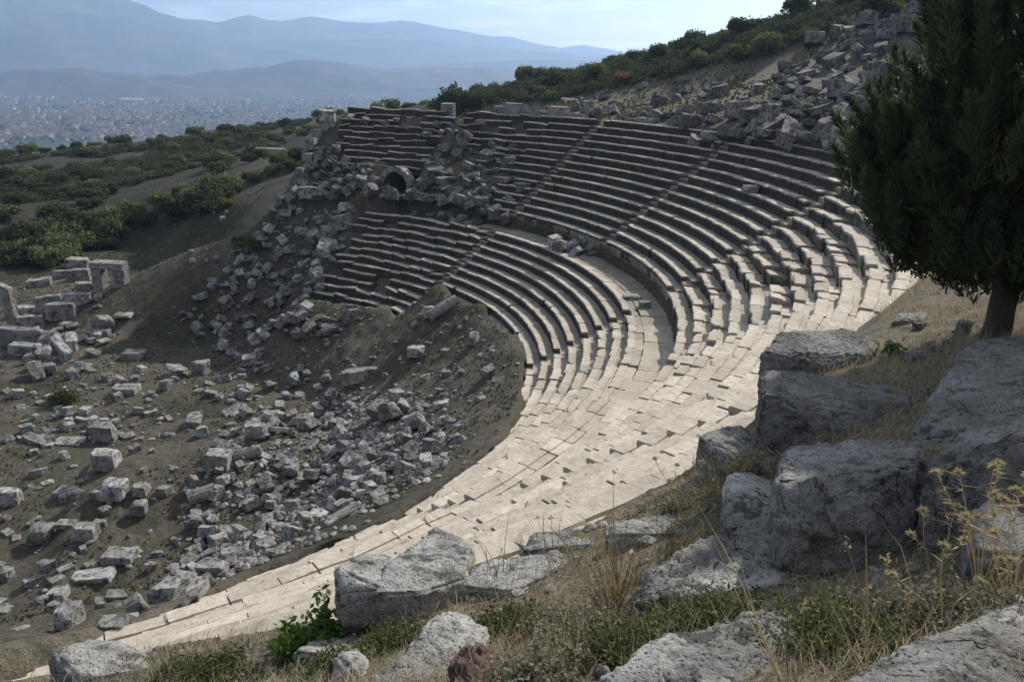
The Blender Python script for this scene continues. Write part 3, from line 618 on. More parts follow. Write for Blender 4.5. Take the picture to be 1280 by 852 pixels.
pb(78, 445, 44, 'long beam sloping down from the stage ruin', B, .7, .45, yaw=YAW - .75, tilt=(0, .25))
pb(46, 470, 30, 'short square pillar tilted in front of the stage ruin', B, .9, .7, yaw=YAW - 1.0, tilt=(0, .5))
# broken column, doorway, fallen column
def px_m(px, py, n): p = at(px, py); return p, n * project(p)[2][0] / FPX
p, hcol = px_m(20, 414, 66)
mb = MB(); V = []; n = 10
for i in range(9):
    t = i / 8; w = hcol * .098 * (1 - .12 * t)
    for j in range(16):
        a = 2 * math.pi * j / 16; sq = max(abs(math.cos(a)), abs(math.sin(a))); rr = w / sq * .96 * (1 - .05 * (j % 2))
        x, y = rr * math.cos(a), rr * math.sin(a) * .8; z = t * hcol
        if i == 8: z -= (x / w * .5 + .5) * hcol * .10 + abs(y) * .3
        V.append((x + random.gauss(0, .02) - t * hcol * .04, y + random.gauss(0, .02), z))
mb.add(V, [[i * 16 + j, i * 16 + (j + 1) % 16, (i + 1) * 16 + (j + 1) % 16, (i + 1) * 16 + j] for i in range(8) for j in range(16)] + [list(range(16))[::-1], [128 + j for j in range(16)]], .4)
col = mb.build('broken_column', M['wall']); col.location = (p[0], p[1], p[2] - .2); col.rotation_euler = (0, 0, YAW); tag(col, 'tall square broken column standing at the left end of the stage ruin', 'column')
p1, u1 = px_m(127, 362, 1.0); p2, _u = px_m(153, 355, 1.0)
door = empty('stone_doorway', tuple(p1), 'stone doorway of two posts under one lintel at the stage ruin', 'doorway')
dv = Vector((p2[0] - p1[0], p2[1] - p1[1], p2[2] - p1[2])); yaw_ = math.atan2(dv.y, dv.x); hd = 27 * u1
for q, off in enumerate((Vector((0, 0, 0)), dv)):
    mb = MB(); box_block(mb, (off.x, off.y, off.z - .3), 13 * u1 if q == 0 else 14 * u1, .8, hd - off.z + .3, yaw_, .03, .4); mb.build('post', M['wall'], door)
mb = MB(); box_block(mb, (dv.x / 2, dv.y / 2, hd + .004), math.hypot(dv.x, dv.y) + 14 * u1, 1.0, 8 * u1, yaw_, .04, .6); mb.build('lintel', M['wall'], door)
p, u1 = px_m(552, 392, 1.0); d_ = at(572, 374) - at(533, 398); d_ = Vector(d_); L = d_.length
mb = MB(); ax = d_.normalized(); pts = [Vector((0, 0, 0)) + ax * L * t for t in np.linspace(-.4, .5, 6)]; tube(mb, [q + Vector((0, 0, .35)) for q in pts], [.42, .4, .41, .39, .38, .37], 12, .7)
o = mb.build('fallen_column', M['wall']); o.location = tuple(p); tag(o, 'round column shaft fallen on the earth at the foot of the far stairway', 'column')
pb(537, 396, 16, 'broken chunk at the lower end of the fallen round column', K_, 1.2)
def drum(px, py, wp, label, yaw):
    p, u = px_m(px, py, 1.0); L = wp * u; mb = MB(); V = []; ns = 32
    for x in (-L / 2, -L / 2 + .03, L / 2 - .03, L / 2):
        for j in range(ns):
            rr = L * .27 * (1 - .09 * (j % 2)) * (.95 if abs(x) == L / 2 else 1); a = 2 * math.pi * j / ns; V.append((x, rr * math.cos(a), rr * math.sin(a) + L * .2))
    mb.add(V, [[i * ns + j, i * ns + (j + 1) % ns, (i + 1) * ns + (j + 1) % ns, (i + 1) * ns + j] for i in range(3) for j in range(ns)] + [list(range(ns))[::-1], [3 * ns + j for j in range(ns)]], .6)
    o = mb.build('fluted_drum', M['wall']); o.location = tuple(p); o.rotation_euler = (0, -.15, yaw); tag(o, label, 'column drum')
drum(254, 622, 34, 'fluted column drum lying at the left edge of the big heap', YAW + .5)
drum(312, 628, 26, 'fluted column drum tipped among the stones of the big heap', YAW - .6)
drum(306, 572, 28, 'fluted column piece at the upper left of the big heap', YAW + .3)
# small broken stones: one mass nobody could count
AN = np.array(ANCH); mb = MB()
ICO = bmesh.new(); bmesh.ops.create_icosphere(ICO, subdivisions=1, radius=.5); IV = np.array([v.co[:] for v in ICO.verts]); IF = [[v.index for v in f.verts] for f in ICO.faces]; ICO.free()
def pebbles(mb, xy, sizes):
    zz = G(xy[:, 0], xy[:, 1])
    for (x, y), z, s_ in zip(xy, zz, sizes):
        v = IV * (1 + rng.normal(0, .16, (len(IV), 1))) * s_ * np.array([1, rng.uniform(.6, 1), rng.uniform(.4, .8)]); v = np.sign(v) * np.abs(v) ** .9
        a = rng.uniform(0, 6.28); c_, sn = math.cos(a), math.sin(a); mb.add(np.stack([x + v[:, 0] * c_ - v[:, 1] * sn, y + v[:, 0] * sn + v[:, 1] * c_, z + v[:, 2] + s_ * .1], -1), IF, rng.random())
heap = np.array([at(rnd(a, b), rnd(c_, d_))[:2] for a, b, c_, d_ in [(400, 550, 500, 600)] * 60 + [(300, 480, 540, 650)] * 40 + [(240, 420, 640, 720)] * 30])
kk = (np.hypot(AN[:, 0] - 11, AN[:, 1] - 4) < 8) | (np.degrees(np.arctan2(AN[:, 1], AN[:, 0])) > 60) & (np.hypot(AN[:, 0], AN[:, 1]) < 42) & (AN[:, 0] > -14); A1 = np.concatenate([AN[kk], AN[kk], AN]); sel = A1[rng.integers(0, len(A1), 2000)]; xy1 = sel[:, :2] + rng.normal(0, 1, (2000, 2)) * (.5 + sel[:, 2:3] * .7)
xy2 = heap[rng.integers(0, len(heap), 2600)] + rng.normal(0, .8, (2600, 2)); bt, br = np.radians(rng.uniform(-12, 64, 260)), rng.uniform(14.5, 24, 260); xy = np.concatenate([xy1, xy2, np.stack([br * np.cos(bt), br * np.sin(bt)], -1)]); rr = np.hypot(xy[:, 0], xy[:, 1]); tt = np.degrees(np.arctan2(xy[:, 1], xy[:, 0]))
xy = xy[(rr < np.interp(tt, EDGE_T, EDGE_R) - .4) | (rr > 42.3) | (tt > 92)]
pebbles(mb, xy, rng.gamma(2.0, .075, len(xy)) + .05); 
n = 6000; x = rng.uniform(-10, 60, n); y = rng.uniform(10, 85, n); rr = np.hypot(x, y); k_ = (rr > 42.8) & (rr < 80) & (fbm(x, y, 6, 3, 83) > -.02); x, y = x[k_][:1500], y[k_][:1500]
pebbles(mb, np.stack([x, y], -1), rng.gamma(2, .09, len(x)) + .06)
tag(mb.build('rubble', M['wall']), kind='stuff')
mb = MB(); a_ = rng.uniform(0, 6.28, 2500); d_ = rng.uniform(3, 15, 2500); xy = np.stack([CAM[0] + d_ * np.cos(a_), CAM[1] + d_ * np.sin(a_)], -1); rr = np.hypot(xy[:, 0], xy[:, 1]); tt = np.degrees(np.arctan2(xy[:, 1], xy[:, 0]))
xy = xy[(rr > np.interp(tt, RIM_T, RIM_R) + .3)]; pebbles(mb, xy, rng.gamma(2, .022, len(xy)) + .015); tag(mb.build('gravel', M['wall']), kind='stuff')
# ------------------------------------------------------------------ foreground boulders: hulls of corner points that stand on the ground there
def boulder(name, base, pts, label, drop=.5, mat='boulder', rough=.05, L=.05, seed=1, cat='boulder', bev=.03, near=1.0):
    D = (project(at(*base))[2][0] if isinstance(base, tuple) else base) * near; P = []
    for x, y, k_ in pts: q = CAM + ray(x, y) * D * k_; P += [q, q - np.array([0, 0, drop])]
    P = np.array(P); c0 = P.mean(0); bm = bmesh.new()
    for q in P: bm.verts.new(tuple(q - c0))
    r_ = bmesh.ops.convex_hull(bm, input=bm.verts[:]); bmesh.ops.delete(bm, geom=list({g for g in r_['geom_interior'] + r_['geom_unused'] if isinstance(g, bmesh.types.BMVert)}), context='VERTS')
    bmesh.ops.dissolve_limit(bm, angle_limit=.12, verts=bm.verts[:], edges=bm.edges[:])
    bmesh.ops.bevel(bm, geom=bm.edges[:], offset=bev, segments=2, affect='EDGES', clamp_overlap=True)
    bmesh.ops.triangulate(bm, faces=bm.faces[:]); refine(bm, L, 8); bmesh.ops.remove_doubles(bm, verts=bm.verts[:], dist=.002)
    displace(bm, rough * .8, .6, seed, rough * .25, .17); displace(bm, rough * .5, .09, seed + 50, rough * .22, .045)
    o = link(name, finish(bm, name, M[mat], True)); o.location = tuple(c0); return tag(o, label, cat)
boulder('boulder', (1040, 550), [(948, 548, 1), (1125, 556, 1), (1140, 545, 1.05), (952, 492, .995), (1000, 512, .99), (1100, 520, 1), (1138, 505, 1.03), (955, 462, 1.1), (978, 466, 1.12), (1080, 480, 1.15), (1142, 489, 1.12)], 'long dark block with rough flat top left of the right-hand boulders', .5, 'dark_boulder', seed=3, rough=.045)
boulder('boulder', (1045, 466), [(953, 462, 1), (1035, 460, 1), (1085, 445, 1.02), (952, 440, 1), (975, 414, 1.07), (1060, 412, 1.1), (1100, 424, 1.08)], 'low flat grey block at the edge of the lit seats, behind the long dark block', .5, 'dark_boulder', seed=4)
boulder('boulder', (1080, 705), [(1000, 722, 1), (1145, 702, 1), (983, 645, 1.0), (971, 602, 1.015), (1152, 580, 1.02), (980, 560, 1.24), (1060, 552, 1.32), (1148, 556, 1.3)], 'broad pitted grey slab in the middle of the right foreground', .45, 'dark_boulder', seed=5, rough=.055)
boulder('boulder', (920, 670), [(900, 664, 1), (978, 652, 1), (909, 592, 1.1), (930, 589, 1.2), (972, 602, 1.2), (966, 640, 1.03)], 'pale upright slab wedged between two larger boulders', .5, seed=6, rough=.03, bev=.03)
boulder('boulder', (880, 745), [(785, 755, 1), (808, 712, 1.05), (885, 672, 1.12), (943, 652, 1.18), (977, 650, 1.18), (1003, 687, 1.05), (1000, 728, .98), (900, 748, .97)], 'sunlit cracked boulder below the pale upright slab', .4, seed=7, rough=.06)
boulder('boulder', (880, 848), [(750, 858, 1), (800, 805, 1.05), (870, 787, 1.12), (940, 775, 1.16), (985, 768, 1.15), (1010, 830, 1.0), (1000, 872, .95), (860, 885, .92)], 'white pitted boulder at the bottom edge right of the middle', .4, seed=8, rough=.05, L=.035)
boulder('boulder', (1200, 845), [(1050, 858, 1), (1110, 822, 1.12), (1150, 797, 1.2), (1300, 742, 1.35), (1330, 900, 1.0), (1100, 905, .85)], 'pale pitted slab in the bottom right corner', .4, seed=9, rough=.035, L=.03, near=.86)
boulder('boulder', (520, 845), [(465, 856, 1), (530, 787, 1.06), (545, 767, 1.12), (570, 759, 1.18), (612, 788, 1.12), (602, 812, 1.05), (572, 855, .98), (470, 885, .95)], 'angular white boulder at the bottom edge beside the reddish rock', .4, seed=10, rough=.035, L=.035)
boulder('boulder', (590, 848), [(560, 858, .97), (565, 815, 1), (590, 797, 1.03), (615, 811, 1.04), (619, 840, 1), (600, 875, .95)], 'small dark reddish boulder at the bottom edge', .3, 'red_boulder', seed=11, rough=.05, L=.03)
boulder('boulder', 6.95, [(422, 742, 1), (418, 706, 1.02), (450, 692, 1.12), (492, 692, 1.15), (482, 737, 1.0)], 'grey slab end beside the split block at the foot of the lit seats', .4, seed=12, rough=.03)
boulder('boulder', 6.9, [(470, 742, 1.0), (478, 706, 1.08), (545, 656, 1.28), (592, 681, 1.2), (584, 720, 1.06), (525, 740, 1)], 'split grey block with dark end at the foot of the lit seats', .4, seed=13, rough=.035)
boulder('boulder', (900, 605), [(885, 602, 1), (873, 540, 1.02), (925, 529, 1.18), (950, 555, 1.15), (979, 577, 1.05), (975, 607, 1)], 'dark grey block with pale top leaning beside the lit seats', .5, 'dark_boulder', seed=14, rough=.04)
boulder('boulder', (1180, 545), [(1145, 532, 1), (1150, 548, .98), (1195, 441, 1.15), (1225, 425, 1.25), (1320, 413, 1.3), (1320, 490, 1.0), (1200, 545, .95)], 'big rounded shaded boulder below the tree trunk', .5, 'dark_boulder', seed=15, rough=.05, bev=.1)
boulder('boulder', (1230, 690), [(1163, 574, 1.03), (1230, 556, 1.0), (1320, 532, 1.0), (1205, 535, 1.2), (1320, 482, 1.3), (1320, 710, 1.0), (1170, 690, 1.02)], 'dark-faced boulder with bright top edge behind the thistles', .5, 'dark_boulder', seed=16, rough=.05, bev=.06)
boulder('boulder', (120, 845), [(60, 838, 1), (65, 812, 1), (110, 798, 1.08), (150, 801, 1.1), (182, 813, 1.05), (190, 838, 1), (100, 852, .97)], 'pale blue-grey boulder in dry grass at the lower left', .4, seed=17, rough=.03)
boulder('boulder', (430, 848), [(412, 852, 1), (418, 813, 1.03), (445, 807, 1.08), (460, 823, 1.03), (452, 852, .98)], 'small white stone left of the angular white boulder', .3, seed=18, rough=.025, L=.03)
boulder('boulder', (425, 815), [(365, 814, 1), (385, 801, 1.05), (480, 791, 1.1), (490, 810, 1), (430, 822, .98)], 'low flat stone behind the small white stone', .3, seed=19, rough=.025)
boulder('boulder', (690, 692), [(650, 690, 1), (665, 666, 1.1), (735, 659, 1.12), (742, 680, 1.0)], 'flat pale slab lying at the lower edge of the lit seats', .3, seed=20, rough=.025, bev=.03)
boulder('boulder', (640, 735), [(570, 732, 1), (600, 702, 1.08), (700, 686, 1.12), (716, 706, 1.05), (640, 740, .98)], 'broad pale slab sunk in the grass below the flat pale slab', .3, seed=21, rough=.03, bev=.03)
boulder('boulder', (830, 668), [(758, 670, 1), (760, 653, 1.02), (850, 639, 1.1), (897, 641, 1.1), (892, 669, 1.0)], 'long slab with dark front edge behind the straw tuft', .3, seed=22, rough=.025, bev=.03)
boulder('boulder', (1250, 700), [(1215, 692, .9), (1210, 642, .95), (1240, 622, 1.0), (1300, 640, 1.0), (1300, 702, .9)], 'small dark stone behind the right-hand thistle stems', .3, 'dark_boulder', seed=23, rough=.03)
boulder('boulder', (1130, 735), [(1080, 745, 1), (1095, 705, 1.1), (1150, 700, 1.12), (1170, 740, 1.0)], 'grey stone half hidden by the grey-green undergrowth', .3, seed=24, rough=.035)
boulder('boulder', (1150, 402), [(1115, 402, 1), (1120, 392, 1.02), (1175, 388, 1.04), (1180, 402, 1.0)], 'small grey rock at the edge of the paving under the tree', .3, seed=25, rough=.03)
# ------------------------------------------------------------------ foliage helpers
def leaf_quads(P, N, size, asp=1.6, ext=None):
    n = len(P); a = np.cross(N, rng.normal(size=(n, 3))); a /= np.linalg.norm(a, axis=1, keepdims=True) + 1e-9; b = np.cross(N, a)
    s_ = np.asarray(size).reshape(-1, 1); a = a * s_ * asp * .5; b = b * s_ * .5
    return np.stack([P - a, P + b, P + a, P - b], 1)
def unit(n): v = rng.normal(size=(n, 3)); return v / np.linalg.norm(v, axis=1, keepdims=True)
def shrub_mesh(name, mats, n=1700, lobes=9, leaf=(.07, .13), tall=.9, up=.3):
    mb = MB(); P = []; T = []
    for _ in range(lobes):
        a = rng.uniform(0, 6.28); q = rng.uniform(.15, .68); c = np.array([q * math.cos(a), q * math.sin(a), rng.uniform(.25, .75) * tall]); rad = rng.uniform(.28, .48)
        m = n // lobes; u = unit(m); u[:, 2] = np.where(u[:, 2] < -.3, -u[:, 2], u[:, 2]); rr = rad * rng.uniform(.45, 1.12, (m, 1)) ** .6; pts = c + u * rr * np.array([1, 1, .9])
        spike = rng.random(m) < .25; pts[spike, 2] += rng.uniform(0, .25, spike.sum())
        P.append(pts); T.append(np.clip(rng.normal(.5, .25, m) + rng.normal(0, .12), 0, 1))
    P = np.concatenate(P); T = np.concatenate(T); k_ = P[:, 2] > .02; P = P[k_]; T = T[k_]
    N = unit(len(P)) + np.array([0, 0, up]); N /= np.linalg.norm(N, axis=1, keepdims=True)
    mb.quads(leaf_quads(P, N, rng.uniform(*leaf, len(P))), T)
    return mb.mesh(name, mats)
def stem_mesh():
    mb = MB()
    for _ in range(6):
        a = rng.uniform(0, 6.28); q = rng.uniform(.2, .55); tube(mb, [(0, 0, -.15), (q * .4 * math.cos(a), q * .4 * math.sin(a), .25), (q * math.cos(a), q * math.sin(a), .7)], [.05, .035, .012], 5)
    return mb.mesh('stem', M['twig'])
SH = [shrub_mesh('foliage', M['shrub'], 2400, 12) for _ in range(4)]; SD = [shrub_mesh('foliage', M['shrub_dark'], 2400, 12) for _ in range(3)]
SY = shrub_mesh('foliage', M['shrub_yellow'], 1300, 7); SO = shrub_mesh('foliage', M['shrub_orange'], 1300, 7); STM = stem_mesh()
def put_shrub(p, s_, tm, label, group=None, parts=False, cat='shrub', z=1.0):
    if parts:
        o = empty('shrub', (p[0], p[1], p[2] - .1), label, cat, group); f = link('foliage', tm, o); link('stem', STM, o)
    else: o = link('shrub', tm, None, (p[0], p[1], p[2] - .1)); tag(o, label, cat, group)
    o.rotation_euler = (0, 0, rnd(0, 6.28)); o.scale = (s_, s_ * rnd(.85, 1.15), s_ * rnd(.8, 1.15) * z); return o
def scatter(poly, n, smin, smax, mind, label, group, dark=.3, dens=None, parts_above=9e9, reg=None, z=1.0):
    xs = [p[0] for p in poly]; ys = [p[1] for p in poly]
    C_ = []
    while len(C_) < 260:
        x_, y_ = rnd(min(xs), max(xs)), rnd(min(ys), max(ys))
        if bool(inpoly([x_], [y_], poly)[0]):
            q = at(x_, y_); C_.append(q if np.hypot(q[0] - CAM[0], q[1] - CAM[1]) < 300 else C_[-1] if C_ else q)
    C_ = np.array(C_); lo = C_.min(0) - 10; hi = C_.max(0) + 10
    Q = np.stack([rng.uniform(lo[0], hi[0], 60000), rng.uniform(lo[1], hi[1], 60000)], -1); zz = G(Q[:, 0], Q[:, 1]); X3 = np.concatenate([Q, zz[:, None]], 1); u, v, d = project(X3)
    ok = inpoly(u, v, poly) & (d > 20)
    if dens is not None: ok &= (fbm(Q[:, 0], Q[:, 1], dens[0], 3, dens[1]) > dens[2])
    X3 = X3[ok]; got = []; c_ = 0
    for p in X3:
        if all((p[0] - a) ** 2 + (p[1] - b) ** 2 > mind * mind for a, b in got):
            got.append((p[0], p[1])); s_ = rnd(smin, smax)
            put_shrub(p, s_, random.choice(SD if random.random() < dark else SH), label, group, s_ > parts_above, z=z)
            if len(got) >= n: break
    return got
scatter([(540, 145), (620, 140), (690, 134), (780, 116), (850, 104), (900, 92), (960, 76), (1000, 60), (1060, 38), (1160, 2), (1230, -30), (1220, -60), (1000, -5), (900, 35), (760, 75), (640, 105), (540, 122)], 122, 1.3, 2.4, 2.5, 'bushy olive-green shrub on the hillside above the theatre', 'shrubs on the hillside above the theatre', .25, parts_above=1.95)
scatter([(0, 335), (60, 332), (130, 305), (160, 290), (280, 262), (290, 235), (200, 262), (100, 285), (0, 305)], 34, 1.7, 2.7, 2.1, 'dense green shrub in the belt along the edge of the stage terrace', 'shrubs along the edge of the stage terrace', .3, parts_above=1.9)
scatter([(290, 238), (375, 212), (378, 196), (318, 212)], 8, 1.0, 1.6, 1.8, 'round shrub beside the dirt path at the theatre end', 'shrubs beside the far path', .2)
scatter([(0, 295), (0, 192), (100, 186), (200, 176), (330, 158), (420, 146), (400, 165), (330, 195), (280, 220), (200, 240), (100, 265)], 105, 1.4, 2.6, 3.6, 'dark shrub on the bare slope beyond the terrace', 'shrubs on the bare slope beyond the terrace', .55, (11, 51, -.06), z=.8)
scatter([(380, 158), (420, 146), (540, 140), (540, 128), (460, 135), (400, 142)], 14, 1.3, 2.2, 3.6, 'low shrub on the skyline behind the broken far end', 'shrubs on the skyline behind the theatre', .35)
put_shrub(at(557, 147), 2.9, SD[0], 'tall dark bush rising behind the far rim of the theatre', parts=True, z=1.25)
put_shrub(at(590, 140), 1.9, SD[1], 'smaller dark bush right of the tall dark one behind the rim', parts=True, z=1.2)
put_shrub(at(250, 268), 2.7, SD[2], 'largest dark bush at the end of the terrace shrub belt', parts=True, z=1.1)
put_shrub(at(60, 335), 2.0, SH[1], 'round green bush right behind the stage ruin', parts=True)
put_shrub(at(135, 312), 1.6, SD[1], 'dark bush behind the stone doorway', parts=True)
put_shrub(at(312, 312), 1.5, SH[2], 'bush with thin yellowing leaves beside the collapsed far end', parts=True)
put_shrub(at(80, 505), 1.15, SH[3], 'lone small bush among the stones of the stage floor', parts=True)
put_shrub(at(780, 104), 1.6, SO, 'orange-brown autumn bush on the hillside'); put_shrub(at(690, 124), 1.1, SY, 'yellow bush on the hillside behind the rim')
put_shrub(at(922, 68), 1.3, SY, 'yellow bush above the tumbled blocks'); put_shrub(at(706, 142), .9, SY, 'small yellow plant at the edge of the dry bank'); put_shrub(at(285, 258), 1.0, SY, 'yellow-leaved bush at the end of the shrub belt')
for px, py in [(1115, 20), (1150, -8)]: put_shrub(at(px, py), 1.2, SY, 'yellowish bush at the top of the ruined steps', 'yellowish bushes at the top')
# ------------------------------------------------------------------ the dark juniper at the right
tp = at(1245, 416); tdep = project(tp)[2][0]; um = tdep / FPX
tree = empty('juniper_tree', tuple(tp), 'dark dense juniper tree with bare trunk at the right edge', 'tree')
mb = MB(); tube(mb, [(.02, 0, -.4), (0, 0, .0), (.01, 0, .25), (.0, .01, .5), (.01, .0, .8), (.02, .02, 1.1), (.05, 0, 2.2), (.08, 0, 4.5), (.1, 0, 6.2)], [22 * um, 17 * um, 15.5 * um, 15 * um, 15.5 * um, 14 * um, 11 * um, .09, .03], 14)
for _ in range(26):
    a = rng.uniform(0, 6.28); h = rng.uniform(1.3, 4.8); L = rng.uniform(.8, 1.9) * (1 - h / 8); tube(mb, [(.05, 0, h), (.05 + L * .5 * math.cos(a), L * .5 * math.sin(a), h + .2), (.05 + L * math.cos(a), L * math.sin(a), h + .7)], [.05, .035, .012], 5)
mb.build('trunk', M['bark'], tree)
prof = [(.8, 1.2), (1.1, 1.95), (1.8, 2.35), (2.4, 2.5), (3.2, 2.45), (4.2, 2.1), (5.2, 1.6), (6.2, 1.0), (7.4, .3)]
mb = MB()
def plume(base, d, L, w, n, dark):
    t = rng.random(n) ** .8; u = unit(n); side = u - (u @ d)[:, None] * d; prof_ = w * (1 - t) ** .75 * (.35 + .65 * np.minimum(1, t * 4)); P = base + d * (t * L)[:, None] + side * (prof_ * rng.uniform(.3, 1, n))[:, None]
    ax = d + side * .7 + rng.normal(0, .25, (n, 3)); ax /= np.linalg.norm(ax, axis=1, keepdims=True); b = np.cross(ax, rng.normal(size=(n, 3))); b /= np.linalg.norm(b, axis=1, keepdims=True)
    l = rng.uniform(.08, .18, (n, 1)); wd = rng.uniform(.009, .019, (n, 1)); mb.quads(np.stack([P - b * wd, P + b * wd, P + ax * l + b * wd * .3, P + ax * l - b * wd * .3], 1), np.clip(rng.normal(dark, .18, n), 0, 1))
for i in range(1250):
    h = rng.uniform(.85, 7.0) if i > 350 else rng.uniform(.85, 3.2); rad = np.interp(h, [p[0] for p in prof], [p[1] for p in prof]); a = rng.uniform(0, 6.28); lump = 1 + .13 * math.sin(a * 3 + h * 2.1) + .08 * math.sin(a * 7 - h * 3)
    q = rad * lump * (rng.uniform(.72, 1.0) if i % 3 else rng.uniform(.3, .75)); o_ = np.array([math.cos(a), math.sin(a), 0]); d = o_ * rng.uniform(.12, .5) + np.array([0, 0, rng.uniform(.7, 1)]) + rng.normal(0, .1, 3); d /= np.linalg.norm(d)
    L = rng.uniform(.6, 1.25); plume(np.array([.08, 0, h - .15 * L]) + o_ * (q - .25 * L), d, L, rng.uniform(.13, .24), 240, rng.uniform(.15, .7))
mb.build('crown', M['juniper'], tree)
# ------------------------------------------------------------------ foreground plants
def low_shrub(px, py, rad, h, n, mat, label, leaf=(.012, .024), cat='shrub', name='low_shrub', spread=1.0):
    p = at(px, py); o = empty(name, tuple(p), label, cat); mb = MB(); tw = MB(); nt = max(14, int(n / 60)); m = n // nt
    for _ in range(nt):
        a = rng.uniform(0, 6.28); q = rad * rng.uniform(.02, .95); x0, y0 = q * math.cos(a), q * math.sin(a) * spread; z0 = float(G1(p[0] + x0, p[1] + y0)) - p[2] - .03; hh = h * rng.uniform(.5, 1.1) * (1 - .5 * (q / rad) ** 2); tip = np.array([x0 + rng.normal(0, .08), y0 + rng.normal(0, .08), z0 + hh]); base = np.array([x0 * .9, y0 * .9, z0])
        mid = (tip + base) / 2 + rng.normal(0, .03, 3); tube(tw, [base, mid, tip], [.005, .004, .002], 4)
        t = rng.uniform(.15, 1.05, m)[:, None]; P = base * (1 - t) ** 2 + 2 * mid * t * (1 - t) + tip * t ** 2 + rng.normal(0, .035 + .02 * h, (m, 3)); N = unit(m) + np.array([0, 0, .6]); N /= np.linalg.norm(N, axis=1, keepdims=True)
        mb.quads(leaf_quads(P, N, rng.uniform(*leaf, m), 1.9), np.clip(rng.normal(.45, .25, m), 0, 1))
    mb.build('foliage', M[mat], o); tw.build('stem', M['twig'], o); return o
low_shrub(485, 805, .38, .16, 5000, 'thyme', 'low green shrub in front of the split grey block'); low_shrub(640, 772, .36, .2, 3800, 'thyme', 'low green shrub behind the angular white boulder')
low_shrub(705, 775, .42, .2, 4000, 'grey_shrub', 'grey dry shrublet between straw tuft and white boulder'); low_shrub(880, 770, .4, .22, 6500, 'thyme', 'dark green shrub spilling over the sunlit cracked boulder')
low_shrub(770, 812, .36, .2, 5000, 'thyme', 'low green shrub left of the white pitted boulder'); low_shrub(1040, 800, .45, .24, 7000, 'thyme', 'dense green undergrowth between the slab and the corner stone')
low_shrub(1110, 785, .38, .24, 4500, 'grey_shrub', 'grey-green undergrowth below the pitted slab'); low_shrub(680, 840, .34, .16, 3500, 'grey_shrub', 'grey dry shrublet at the bottom edge')
low_shrub(1200, 770, .35, .2, 3000, 'grey_shrub', 'pale dry shrublet under the thistles'); low_shrub(260, 835, .42, .16, 3000, 'thyme', 'low olive shrub in the dry grass at the lower left')
low_shrub(985, 464, .5, .5, 3500, 'thyme', 'small green bush in the shade of the low flat block', (.03, .05)); low_shrub(930, 600, .4, .4, 2600, 'grey_shrub', 'dry shrublet between the leaning block and the slab')
low_shrub(850, 640, .6, .2, 3200, 'grey_shrub', 'brown dry brush at the edge of the lit seats'); low_shrub(1115, 440, .12, .3, 90, 'sapling', 'small dark-leaved plant on the bare soil behind the long block', (.05, .09), 'plant', 'small_plant')
low_shrub(385, 798, .42, .36, 620, 'sapling', 'bright green broad-leaved sapling at the lower edge of the lit seats', (.032, .055), 'sapling', 'leafy_sapling'); low_shrub(420, 830, .3, .2, 2200, 'thyme', 'small green clump beside the small white stone')
def straw(px, py, n, L, label, spread=.25, lean=(0, 0)):
    p = at(px, py); mb = MB()
    for _ in range(n):
        a = rng.uniform(0, 6.28); q = spread * rng.random() * .5; b = np.array([q * math.cos(a), q * math.sin(a), -.04]); l = L * rng.uniform(.45, 1.1); d = np.array([math.cos(a) * .35 + lean[0], math.sin(a) * .35 + lean[1], 1]) + rng.normal(0, .12, 3); d /= np.linalg.norm(d); bend = rng.normal(0, .18, 3) * l
        pts = [b + d * l * t + bend * t * t - np.array([0, 0, .18 * l * t ** 3]) for t in np.linspace(0, 1, 6)]; tube(mb, pts, [.0045, .004, .0035, .003, .0025, .001], 3, rng.random())
        if rng.random() < .3: q_ = pts[-1]; m = 10; mb.quads(leaf_quads(q_ + rng.normal(0, .015, (m, 3)), unit(m), np.full(m, .014), 2.2), rng.random(m))
    o = mb.build('straw_tuft', M['straw'], None); o.location = tuple(p); return tag(o, label, 'grass tuft')
straw(775, 745, 110, .75, 'tall yellow straw tuft beside the sunlit cracked boulder', .4, (.05, 0)); straw(840, 690, 60, .6, 'yellow straw tuft in front of the long slab', .35, (.2, 0))
straw(900, 620, 50, .7, 'arching straw tuft at the leaning grey block', .4); straw(1060, 575, 14, .6, 'few pale straws in front of the long dark block', .5); straw(990, 850, 6, 1.1, 'single tall straws over the white pitted boulder', .1, (-.2, .1))
straw(1090, 845, 7, 1.0, 'few upright straws left of the corner slab', .3); straw(640, 800, 22, .55, 'bent dry straws behind the reddish boulder', .5, (.3, 0)); straw(450, 755, 30, .4, 'dry straw tuft beside the grey slab end', .25)
straw(610, 740, 22, .7, 'thin straws rising over the broad sunken slab', .6, (-.25, .1)); straw(720, 700, 16, .8, 'thin dry stalks standing before the lit seats', .8)
